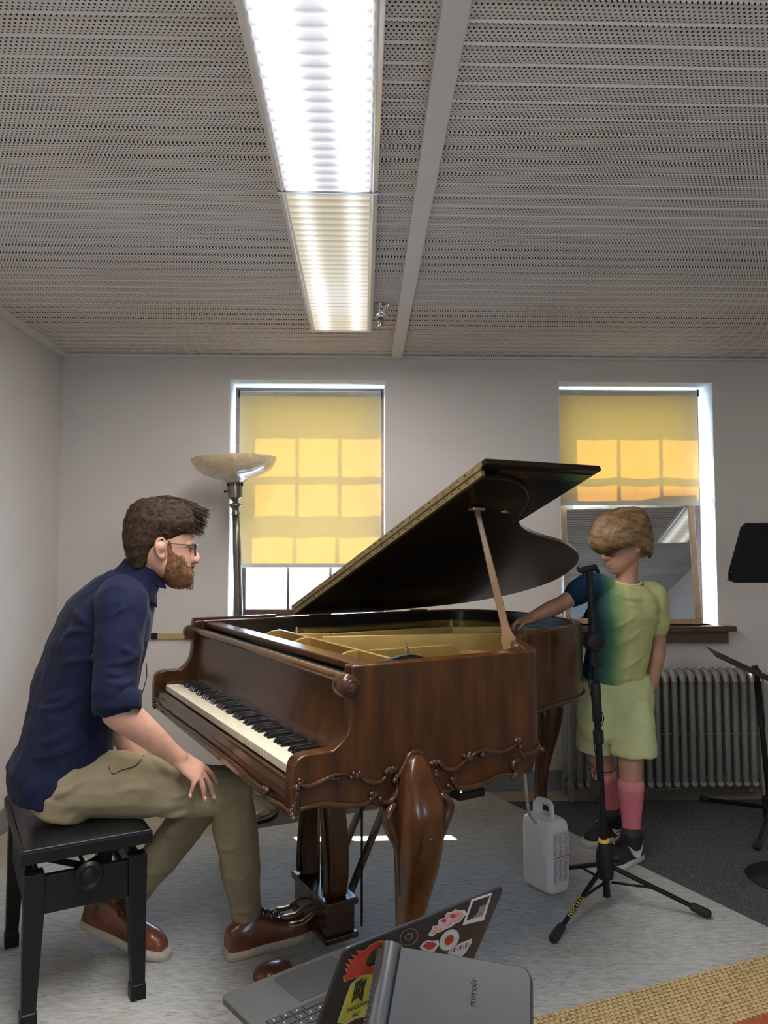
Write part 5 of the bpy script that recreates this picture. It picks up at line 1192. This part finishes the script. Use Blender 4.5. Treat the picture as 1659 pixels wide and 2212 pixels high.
# collar
b = MB(); n0 = at(300,1242,2.42); nax = (FW*.50+V((0,0,.84))).normalized(); rs = []
for z, r in ((-.062,.098),(-.045,.088),(-.028,.076),(-.004,.070),(.024,.066),(.029,.064),(.030,.060),(.022,.059),(-.02,.064)): rs.append(oval(n0+nax*z+V((.004,0,0)), nax, RT, r*1.0, r*.98, 30, 1))
b.rings(rs); col = b.build('collar', M['navy'], shirt, smooth=True)
b = MB(); 
for sg in (1,-1):
    b = MB(); base = n0+FW*.052+RT*sg*.030+V((0,0,-.012)); b.prism([base+RT*sg*.028+V((-.02,0,.030)), base+V((.018,0,.008)), base+V((.030,0,-.030)), base+RT*sg*.020+V((.004,0,-.022))], V((-.004,0,-.003)))
    b.build('collar_point', M['navy'], shirt, bevel=.002)
sm = cr([at(278,1272,2.24)+V((0,-.03,0)), at(262,1300,2.21)+V((0,-.045,0)), at(240,1335,2.22)+V((0,-.04,0)), at(226,1366,2.24)+V((0,-.03,0))], 4)
# trousers
b = MB(); 
spine_loft(b, [(at(128,1722,2.36),.10,.168),(at(138,1698,2.36),.122,.178),(at(158,1662,2.37),.122,.172),(at(165,1640,2.375),.112,.160)], RT, .006)
for hp_, kn_, an_, g in ((hipR, knR, anR, 1), (hipL, knL, anL, 1)):
    limb(b, [T(hp_,.094), T(hp_.lerp(kn_,.35)+V((0,0,.004)),.092), T(hp_.lerp(kn_,.7),.080), T(kn_,.069)]); 
    e2 = an_+(kn_-an_).normalized()*.035
    limb(b, [T(kn_+V((-.005,0,-.005)),.068), T(kn_.lerp(e2,.3),.066), T(kn_.lerp(e2,.7),.058), T(e2,.053), T(e2+(e2-kn_).normalized()*.012,.052)])
folds(b, TROUSER_FOLDS); tbv = BVHTree.FromPolygons([tuple(p) for p in b.v], b.f); tz = b.build('trousers', M['khaki'], man, smooth=True); remesh(tz, .005, 3, [(.16,.016), (.07,.009)])
# belt clip wire and lavalier cable
cp = cr([at(316,1432,2.26), at(317,1460,2.25), at(311,1485,2.24), at(305,1505,2.24), at(303,1530,2.28)], 5); MB().tube(cp, .0014, 6).build('lapel_microphone_cable', M['blackm'], man, smooth=True)
cp = []
for x, y in cr([(246,1622),(236,1640),(236,1662),(245,1672),(262,1664),(290,1655),(306,1640),(314,1622),(313,1608)], 4):
    h_ = tbv.ray_cast(C0, ray(x, y).normalized())
    if h_[0] is not None: cp.append(h_[0]+(C0-h_[0]).normalized()*.003)
if len(cp) > 3: MB().tube(cp, .0013, 6).build('cable_at_hip', M['blackm'], man, smooth=True)
# boots
def boot(he, toe, an, lift, m, sole, name, laces=True):
    d = (toe-he); L = d.length; dh = d.normalized(); up = V((0,0,1)); sd_ = dh.cross(up).normalized(); upn = sd_.cross(dh).normalized()
    P = lambda x, y, z: he+dh*x+sd_*y+upn*z
    L2 = L+.028+.030
    prof = [(-.034,.022),(-.022,.034),(.02,.040),(.08,.037),(.13,.042),(.19,.047),(.24,.042),(.275,.026),(.286,.008)]
    sc_ = L2/.322
    def out(off, z): 
        a = [P(x*sc_, (w+off), z) for x, w in prof]; c = [P(x*sc_, -(w+off)*.92, z) for x, w in prof[::-1]]; return a+c
    s = MB().rings([out(-.004,-.034), out(.002,-.026), out(.003,-.012), out(-.001,-.006)])
    so = s.build('sole', sole, None, smooth=True, auto=50)
    b = MB(); hs = [(-.028,.030,.070),(0,.036,.085),(.05,.036,.10),(.09,.036,.085),(.13,.038,.066),(.18,.042,.058),(.225,.039,.052),(.255,.028,.038),(.266,.018,.026)]
    rs = []
    for x, w, h_ in hs: rs.append([P(x*sc_, w*math.copysign(abs(math.cos(t))**.75, math.cos(t)), -.012+h_*max(0,math.sin(t))**.8 if math.sin(t) > 0 else -.012) for t in [2*math.pi*k/20 for k in range(20)]])
    b.rings(rs)
    e2 = an; base = P(.035*sc_,0,.03); limb(b, [T(base+upn*.0,.040), T(base.lerp(e2,.5),.044), T(e2+(e2-base).normalized()*.005,.046)])
    bo = b.build(name, m, None, smooth=True); remesh(bo, .0045, 3); 
    if laces:
        lb = MB()
        for k in range(5):
            x = (.085+.018*k)*sc_; z = .082-.0085*k; lb.tube(cr([P(x,-.022,z-.006), P(x+.006,0,z+.007), P(x+.002,.022,z-.006)], 3), .0022, 6); lb.tube(cr([P(x+.008,-.022,z-.010), P(x+.0,0,z+.006), P(x-.006,.022,z-.003)], 3), .0022, 6)
        lb.tube(cr([P(.085*sc_,0,.088), P(.10*sc_,.030,.085), P(.115*sc_,.042,.060), P(.10*sc_,.032,.07), P(.088*sc_,.004,.088)], 4), .002, 6); lb.tube(cr([P(.085*sc_,0,.088), P(.09*sc_,-.03,.09), P(.11*sc_,-.04,.062), P(.10*sc_,-.028,.07), P(.088*sc_,-.004,.088)], 4), .002, 6)
        lb.build('laces', M['lace'], bo, smooth=True)
    return bo, so, P, sc_
for he, toe, an in ((heR, toeR, anR), (heL, toeL, anL)):
    bo, so, P, sc_ = boot(he, toe, an, 0, M['shoeleather'], M['sole'], 'boot'); setpar(bo, man); setpar(so, bo)
# hair, beard, glasses
c, f, s, up = HM
def skull(z, t, grow=0.0):
    for i in range(len(HEAD)-1):
        if HEAD[i][0] >= z >= HEAD[i+1][0]:
            q = (HEAD[i][0]-z)/(HEAD[i][0]-HEAD[i+1][0]); bk, fr, w = [HEAD[i][j]*(1-q)+HEAD[i+1][j]*q for j in (1,2,3)]; break
    else: _, bk, fr, w = HEAD[0] if z > 0 else HEAD[-1]
    mid = (bk+fr)/2; ha = (fr-bk)/2+grow; w += grow
    return V((mid+ha*math.copysign(abs(math.cos(t))**.9, math.cos(t)), w*math.copysign(abs(math.sin(t))**.9, math.sin(t)), z))
def LOC(Hf, p, k=1.0): return Hf[0]+(Hf[1]*p.x+Hf[2]*p.y+Hf[3]*p.z)*k
hb = MB(); rs = []
for z, g, fr_, bk_ in ((.150,.006,.030,-.050),(.144,.012,.060,-.078),(.130,.014,.088,-.100),(.105,.016,.105,-.114),(.080,.016,.110,-.121),(.058,.015,.104,-.124),(.040,.013,.076,-.124),(.022,.012,.046,-.122),(.006,.011,.020,-.120),(-.004,.010,-.012,-.118),(-.025,.009,-.026,-.110),(-.050,.007,-.036,-.102),(-.072,.005,-.046,-.094)):
    w = next((r_[3] for r_ in HEAD if r_[0] <= z), .05); w = {.150:.030,.144:.050,.130:.064,.105:.076}.get(z, w+g*.8)
    if z < -.02: w = {-.025:.074,-.050:.066,-.072:.058,-.088:.048}[z]
    mid = (fr_+bk_)/2; ha = (fr_-bk_)/2; rs.append([LOC(HM, V((mid+ha*math.copysign(abs(math.cos(t))**.85, math.cos(t)), w*math.copysign(abs(math.sin(t))**.85, math.sin(t)), z))) for t in [2*math.pi*k/28 for k in range(28)]])
hb.rings(rs[::-1])
hair = hb.build('hair', M['brownhair'], man, smooth=True); remesh(hair, .004, 3, [(.02,.008)])
b = MB(); rg = random.Random(2)
def hair_strand(z, t, L, comb, r=.0013, lift=.004, out_=.014):
    p = skull(min(z,.122), t, out_); p.z = z; n = V((p.x, p.y*1.2, (z-.03)*1.2)).normalized(); q = [p-n*.006]
    v = (V(comb)+n*.35+V((rg.uniform(-.35,.35), rg.uniform(-.35,.35), rg.uniform(-.25,.25)))).normalized()
    for k in range(4): q.append(q[-1]+v*(L/4)); v = (v+V((0,0,-.16))-n*.10).normalized()
    return [LOC(HM, x) for x in q]
for i in range(1500):
    t = rg.uniform(0, 2*math.pi); z = rg.uniform(-.06, .148)
    if math.cos(t) > .1 and z < .045: continue
    if math.cos(t) > -.5 and z < .03: continue
    if z > .12: 
        a, rr_ = rg.uniform(0, 2*math.pi), rg.uniform(0, 1)**.5; p = V((-.01+.085*rr_*math.cos(a), .06*rr_*math.sin(a), .152-.022*rr_*rr_)); v = V((.85, rg.uniform(-.3,.3), .25+rg.uniform(-.2,.3))).normalized(); q = [p]
        for k in range(4): q.append(q[-1]+v*.010); v = (v+V((0,0,-.22))).normalized()
        b.tube([LOC(HM, x) for x in q], [.0016,.0016,.0013,.0010,.0004], 3); continue
    lo = z < .03; pts = hair_strand(z, t, .014 if lo else .032, (.30,0,-.7) if lo else (.8,0,.0)); b.tube(pts, [.0012,.0012,.0010,.0007,.0003], 3)
for i in range(260):     # tousled fringe over the forehead
    y = rg.uniform(-.055,.055); p = V((.080+rg.uniform(-.02,.02), y, .108+rg.uniform(-.03,.022))); v = V((.9, rg.uniform(-.4,.4), rg.uniform(-.35,.55))).normalized(); q = [p]
    for k in range(4): q.append(q[-1]+v*.0095); v = (v+V((-.05,rg.uniform(-.2,.2),-.30))).normalized()
    b.tube([LOC(HM, x) for x in q], [.0022,.0022,.0018,.0013,.0005], 3)
b.build('hair_locks', M['brownhair'], hair, smooth=True)
b = MB(); rs = []
for z, x0_, fr_, w in ((.022,.008,.022,.0790),(.004,.004,.026,.0785),(-.012,.000,.034,.0765),(-.030,-.006,.058,.0725),(-.050,-.012,.078,.0705),(-.066,-.014,.090,.0665),(-.080,-.008,.099,.062),(-.095,.000,.100,.054),(-.110,.010,.096,.044),(-.122,.024,.086,.032),(-.129,.040,.072,.016)):
    mid = (fr_+x0_)/2; ha = (fr_-x0_)/2; rs.append([LOC(HM, V((mid+ha*math.copysign(abs(math.cos(t))**.8, math.cos(t)), w*math.copysign(abs(math.sin(t))**.7, math.sin(t)), z))) for t in [2*math.pi*k/24 for k in range(24)]])
b.rings(rs[::-1])
b.tube([Pm(.076,-.028,-.060), Pm(.097,-.010,-.053), Pm(.097,.010,-.053), Pm(.076,.028,-.060)], .0055, 8, round_ends=True)
beard = b.build('beard', M['beard'], man, smooth=True); remesh(beard, .004, 2, [(.015,.005)])
b = MB()
for i in range(700):
    z = rg.uniform(-.125,-.02); t = rg.uniform(-1.35, 1.35); k = (z+.125)/.105; fr_ = .098-.06*max(0, k-.5); w = .040+.034*min(1, k*1.4)
    p = V((.03+(fr_-.03)*math.cos(t), w*math.sin(t), z)); v = V((.45*math.cos(t), .3*math.sin(t), -.8)).normalized(); b.tube([LOC(HM, p), LOC(HM, p+v*.004+V((.001,0,0))), LOC(HM, p+v*.008+V((-.001,0,0)))], [.0009,.0008,.0003], 3)
b.build('beard_hairs', M['beard'], beard, smooth=True)
b = MB().tube([Pm(.0945,-.012,-.0665), Pm(.0985,0,-.0665), Pm(.0945,.012,-.0665)], .0028, 8, round_ends=True); b.build('lips', M['lip'], man, smooth=True)
gl = MB()
for sg in (-1, 1):
    rim = [Pm(.104-.020*abs(y)/.03*.35-.003, sg*(.034+y), z) for y, z in ((-.022,.012),(.0,.015),(.022,.013),(.026,.004),(.022,-.012),(.012,-.021),(-.004,-.022),(-.018,-.013),(-.023,.002))]
    gl.tube(cr(rim, 3, closed=True), .0018, 8, closed=True); gl.tube([Pm(.098,sg*.058,.010), Pm(.088,sg*.074,.010), Pm(.0,sg*.083,.012), Pm(-.018,sg*.083,.006)], .0013, 6)
gl.tube(cr([Pm(.103,-.012,.004), Pm(.106,0,.008), Pm(.103,.012,.004)], 4), .0015, 6)
go = gl.build('glasses', mat('dark_metal_frames', (.05,.07,.085), .3, metal=.6), man, smooth=True)
for sg in (-1, 1):
    pts = [Pm(.104-.020*abs(y)/.03*.35-.003, sg*(.034+y), z) for y, z in ((-.022,.012),(.0,.015),(.022,.013),(.026,.004),(.022,-.012),(.012,-.021),(-.004,-.022),(-.018,-.013),(-.023,.002))]
    MB().prism(pts, f*.0012).build('lens', M['lens'], go)

# ------------------------------------------------------------------ the child
HC = head_frame(at(1346,1176,3.20), (-.93,-.30,-.22), (-.10,-.06,1)); KC = 1.0
cl = V((.96,.28,0)).normalized()     # across the child's body (left side of the child at +)
tc2 = [(at(1318,1530,3.24),.085,.125),(at(1322,1490,3.24),.088,.122),(at(1330,1440,3.23),.082,.112),(at(1340,1380,3.22),.084,.116),(at(1346,1325,3.21),.086,.126),(at(1350,1285,3.21),.074,.130),(at(1352,1262,3.21),.050,.085)]
csL = at(1413,1283,3.24); csR = at(1278,1262,3.15); ceL = at(1422,1395,3.25); cwL = at(1408,1482,3.235)
ceR = at(1212,1305,3.12); cwR = at(1148,1335,3.10)
body = MB(); spine_loft(body, tc2, cl, -.012); limb(body, [T(at(1352,1262,3.21),.050), T(at(1355,1238,3.205),.044), T(at(1356,1212,3.20),.046)]); Pc = head(body, HC, KC, 1.0)
for a, b_, c_, k in ((csL, ceL, cwL, 1), (csR, ceR, cwR, 1)):
    limb(body, [T(a,.040), T(a.lerp(b_,.5),.037), T(b_,.032), T(b_.lerp(c_,.3),.034), T(c_,.0235)])
kC = at(1122,1343,3.09); dn = V((0,0,-1))
hand(body, cwR, kC, (-.1,-.25,.95), [kC+V((-.030,-.022,-.034)), kC+V((-.036,-.004,-.036)), kC+V((-.034,.012,-.036)), kC+V((-.024,.028,-.032))], 1, r=.0068, palm_w=.031, thumb=(cwR+V((-.03,-.03,-.012)), kC+V((-.012,-.034,-.028))))
hand(body, cwL, cwL+V((-.030,.035,-.050)), (.3,-.9,0), [cwL+V((-.055+.008*i,.045,-.085)) for i in range(4)], 1, r=.0068, palm_w=.026, thumb=(cwL+V((-.035,.025,-.03)), cwL+V((-.050,.035,-.050))))
hL, hR = at(1365,1545,3.21), at(1292,1540,3.28); kLc, kRc = at(1362,1672,3.16), at(1300,1655,3.33); aLc, aRc = at(1364,1798,3.15), at(1322,1752,3.37)
for a, b_, c_ in ((hL, kLc, aLc), (hR, kRc, aRc)):
    limb(body, [T(a,.058), T(a.lerp(b_,.4),.050), T(a.lerp(b_,.75),.050), T(b_,.046), T(b_.lerp(c_,.30),.046), T(b_.lerp(c_,.75),.034), T(c_,.030)])
cheL, ctoL = V((1.135,3.215,.030)), V((1.000,3.095,.030)); cheR, ctoR = V((1.060,3.455,.042)), V((.925,3.34,.042))
cheL = onz(1372,1838,.042); ctoL = onz(1322,1860,.042); cheR = onz(1336,1792,.042); ctoR = onz(1272,1810,.042); ctoR = cheR+(ctoR-cheR).normalized()*.185; ctoL = cheL+(ctoL-cheL).normalized()*.185
for h_, t_, a_ in ((cheL, ctoL, aLc), (cheR, ctoR, aRc)): limb(body, [T(a_,.030), T(h_.lerp(t_,.25)+V((0,0,.015)),.022)]); limb(body, [T(h_,.016), T(h_.lerp(t_,.5),.018), T(h_.lerp(t_,.8),.012)])
kid = body.build('person', M['skin2'], smooth=True); remesh(kid, .0045, 3)
tag(kid, 'child in a yellow green shirt and shorts with pink socks, reaching into the piano', 'person')
eyes(Pc, KC, kid, M['eyewhite'], M['iris']); MB().tube([Pc(.090,-.013,-.0665), Pc(.0985,0,-.0662), Pc(.090,.013,-.0665)], .0028, 8, round_ends=True).build('lips', M['lip'], kid, smooth=True)
# dyed shirt: lime, turning teal and navy towards the reaching arm
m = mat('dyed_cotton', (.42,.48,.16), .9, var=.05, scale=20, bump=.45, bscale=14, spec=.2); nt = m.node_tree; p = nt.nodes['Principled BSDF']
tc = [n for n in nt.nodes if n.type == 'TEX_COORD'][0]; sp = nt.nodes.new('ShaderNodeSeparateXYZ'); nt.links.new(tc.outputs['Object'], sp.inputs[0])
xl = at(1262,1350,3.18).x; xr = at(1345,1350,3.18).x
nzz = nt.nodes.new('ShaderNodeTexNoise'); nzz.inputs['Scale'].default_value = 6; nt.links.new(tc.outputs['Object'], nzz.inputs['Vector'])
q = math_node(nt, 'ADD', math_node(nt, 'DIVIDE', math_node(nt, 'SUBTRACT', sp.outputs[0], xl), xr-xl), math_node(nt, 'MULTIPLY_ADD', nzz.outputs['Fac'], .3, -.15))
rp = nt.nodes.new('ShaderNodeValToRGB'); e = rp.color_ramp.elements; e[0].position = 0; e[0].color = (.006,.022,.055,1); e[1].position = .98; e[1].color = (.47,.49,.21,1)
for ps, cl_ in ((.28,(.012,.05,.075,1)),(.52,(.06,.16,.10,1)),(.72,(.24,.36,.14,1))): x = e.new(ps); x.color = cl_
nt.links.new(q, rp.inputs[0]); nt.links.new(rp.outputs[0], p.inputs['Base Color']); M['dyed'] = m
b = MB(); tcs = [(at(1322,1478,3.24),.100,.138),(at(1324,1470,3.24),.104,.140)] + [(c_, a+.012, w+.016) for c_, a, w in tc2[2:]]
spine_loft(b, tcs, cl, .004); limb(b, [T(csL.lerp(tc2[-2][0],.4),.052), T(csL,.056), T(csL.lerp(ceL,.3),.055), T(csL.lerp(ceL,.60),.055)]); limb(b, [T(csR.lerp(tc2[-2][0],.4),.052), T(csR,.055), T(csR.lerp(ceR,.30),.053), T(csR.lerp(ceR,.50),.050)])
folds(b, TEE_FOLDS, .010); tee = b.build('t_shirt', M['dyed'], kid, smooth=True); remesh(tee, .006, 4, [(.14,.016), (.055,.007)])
b = MB(); nc = at(1351,1257,3.203); b.tube([nc+cl*(.066*math.cos(a))+V((-.28,.96,0))*(.056*math.sin(a))+V((0,0,.006-.018*max(0,-math.sin(a)))) for a in [2*math.pi*k/28 for k in range(28)]], .0055, 8, closed=True); b.build('neck_band', M['lime'], tee, smooth=True)
# shorts
b = MB(); spine_loft(b, [(at(1328,1598,3.24),.060,.130),(at(1328,1582,3.24),.086,.152),(at(1329,1560,3.24),.100,.163),(at(1332,1520,3.24),.108,.160),(at(1334,1480,3.24),.104,.146),(at(1333,1462,3.24),.094,.132)], cl, .002)
for a, b_, ex in ((hL, kLc, .012), (hR, kRc, -.012)):
    e2 = a.lerp(b_, .66)+V((ex,0,0)); b.tube([a+V((ex*.5,0,.085)), a+V((ex*.5,0,.05)), a+V((ex*.5,0,.0)), a.lerp(e2,.5), e2, e2+V((0,0,-.006))], [.050,.072,.086,.092,.092,.088], 20, flat=1.0)
so = b.build('shorts', M['lime'], kid, smooth=True); remesh(so, .006, 6, [(.12,.016),(.05,.008)])
# socks
for k_, a_, top in ((kLc, aLc, .07), (kRc, aRc, .10)):
    s0_ = k_.lerp(a_, .12); b = MB(); limb(b, [T(s0_,.046), T(k_.lerp(a_,.30),.0505), T(k_.lerp(a_,.75),.039), T(a_,.036)]); sk = b.build('sock', M['pinksock'], kid, smooth=True)
    d = (k_-a_).normalized(); cc = k_.lerp(a_, .18); MB().rings([oval(cc-d*.022, d, cl, .0500, .0500), oval(cc-d*.020, d, cl, .0520, .0520), oval(cc+d*.016, d, cl, .0500, .0500), oval(cc+d*.018, d, cl, .046, .046)]).build('sock_cuff', M['socktop'], sk, smooth=True)
for he, toe, an in ((cheL, ctoL, aLc+V((0,0,-.012))), (cheR, ctoR, aRc+V((0,0,-.012)))):
    bo, so_, P, sc_ = boot(he, toe, an, 0, M['blackshoe'], M['solewhite'], 'sneaker', True); setpar(bo, kid); setpar(so_, bo)
    for lc2 in bo.children: 
        if lc2.name.startswith('laces'): lc2.data.materials[0] = M['blackm']
    for sg in (-1, 1):
        c0_ = P(0,0,0); uu = P(0,0,1)-c0_; ss = (P(0,1,0)-c0_)*sg; b = MB()
        pl_ = cr([(.098,.052),(.070,.022),(.045,.006),(.018,.004),(-.004,.018),(-.030,.050)], 3)+cr([(-.018,.042),(.006,.030),(.026,.027),(.048,.032),(.070,.041)], 3)
        lowr = [(.098,.052),(.078,.026),(.058,.008),(.036,.000),(.014,.003),(-.008,.020),(-.028,.048)]; uppr = [(.098,.052),(.082,.041),(.062,.031),(.042,.027),(.020,.028),(.000,.034),(-.028,.049)]
        lowr = cr(lowr, 3); uppr = cr(uppr, 3); rs = []
        for (x1_, z1_), (x2_, z2_) in zip(lowr, uppr):
            f_ = lambda x, z: c0_+(P(1,0,0)-c0_)*((x+.030)*sc_)+uu*(z-.004)+ss*(.0415-.12*max(0, z-.020)-.25*max(0,.010-x)**1.0*.4)
            a_, d_ = f_(x1_, z1_), f_(x2_, z2_+.0005); rs.append([a_-ss*.006, a_+ss*.003, d_+ss*.003, d_-ss*.006])
        b.rings(rs).build('white_curved_stripe', M['whitelogo'], bo, smooth=True, auto=40)
# bobbed blond hair: a lofted cap and long strands combed from the crown
hb = MB(); rs = []
for z, fr_, bk_, w in ((.150,.020,-.060,.034),(.142,.050,-.088,.060),(.124,.078,-.106,.078),(.100,.100,-.116,.088),(.072,.119,-.120,.092),(.045,.130,-.122,.094),(.026,.129,-.122,.094),(.008,.123,-.121,.093),(-.002,.095,-.120,.092),(-.012,.000,-.119,.091),(-.036,-.012,-.114,.086),(-.054,-.022,-.105,.078),(-.066,-.035,-.094,.062)):
    mid = (fr_+bk_)/2; ha = (fr_-bk_)/2; rs.append([LOC(HC, V((mid+ha*math.copysign(abs(math.cos(t))**.85, math.cos(t)), w*math.copysign(abs(math.sin(t))**.85, math.sin(t)), z)), KC) for t in [2*math.pi*k/28 for k in range(28)]])
hb.rings(rs[::-1]); hair2 = hb.build('hair', M['blondhair'], kid, smooth=True); remesh(hair2, .005, 5, [(.05,.008),(.02,.003)])
CAPR = [(.153,-.010,-.030,.012),(.150,.024,-.062,.036),(.142,.054,-.091,.062),(.124,.082,-.109,.081),(.100,.104,-.119,.091),(.072,.123,-.124,.096),(.045,.136,-.126,.098),(.024,.139,-.126,.098),(.006,.130,-.125,.097),(-.015,.112,-.123,.095),(-.038,.08,-.118,.090),(-.058,.05,-.110,.083),(-.074,.03,-.099,.070)]
def capp(z, t, j):
    for i in range(len(CAPR)-1):
        if CAPR[i][0] >= z >= CAPR[i+1][0]:
            q = (CAPR[i][0]-z)/(CAPR[i][0]-CAPR[i+1][0]); fr_, bk_, w = [CAPR[i][n_]*(1-q)+CAPR[i+1][n_]*q for n_ in (1,2,3)]; break
    else: _, fr_, bk_, w = CAPR[-1] if z < 0 else CAPR[0]
    mid = (fr_+bk_)/2; ha = (fr_-bk_)/2*j; w *= j
    return V((mid+ha*math.copysign(abs(math.cos(t))**.85, math.cos(t)), w*math.copysign(abs(math.sin(t))**.85, math.sin(t)), z))
b = MB()
for i in range(2600):
    t = rg.uniform(-math.pi, math.pi); j = rg.uniform(.995,1.022); at_ = abs(t)
    if at_ < 1.1: zend = -.030+.032*at_+rg.uniform(-.008,.010)
    elif at_ < 1.45: zend = rg.uniform(.002,.018)
    elif at_ < 1.85: zend = .012-(at_-1.45)/.4*.075+rg.uniform(-.01,.008)
    else: zend = rg.uniform(-.074,-.058)
    n = 9; q = []; sweep = ((1.15 if at_ < 1.9 else .35)*math.sin(min(1.57, at_))+rg.uniform(-.05,.05))*(-1 if t > 0 else 1)
    z0 = rg.choice((.153,.153,.140,.120,.095))
    for k in range(n+1):
        fq = k/n; z = z0+(zend-z0)*fq**1.5; tt = t+sweep*(fq-1)
        q.append(LOC(HC, capp(z, tt, j), KC))
    b.tube(q, [.0014]*3+[.0023]*4+[.0018,.0012,.0005], 4)
b.build('hair_strands', M['blondhair'], hair2, smooth=True)

# turn lettering into plain meshes
bpy.context.view_layer.update(); dg = bpy.context.evaluated_depsgraph_get()
for o in [o for o in C.objects if o.type == 'FONT']:
    me = bpy.data.meshes.new_from_object(o.evaluated_get(dg)); n = bpy.data.objects.new(o.name.split('.')[0], me); mwx = o.matrix_world.copy(); par = o.parent
    C.objects.link(n); n.location, q_rot, n.scale = mwx.decompose(); n.rotation_euler = q_rot.to_euler(); setpar(n, par)
    bpy.data.objects.remove(o)
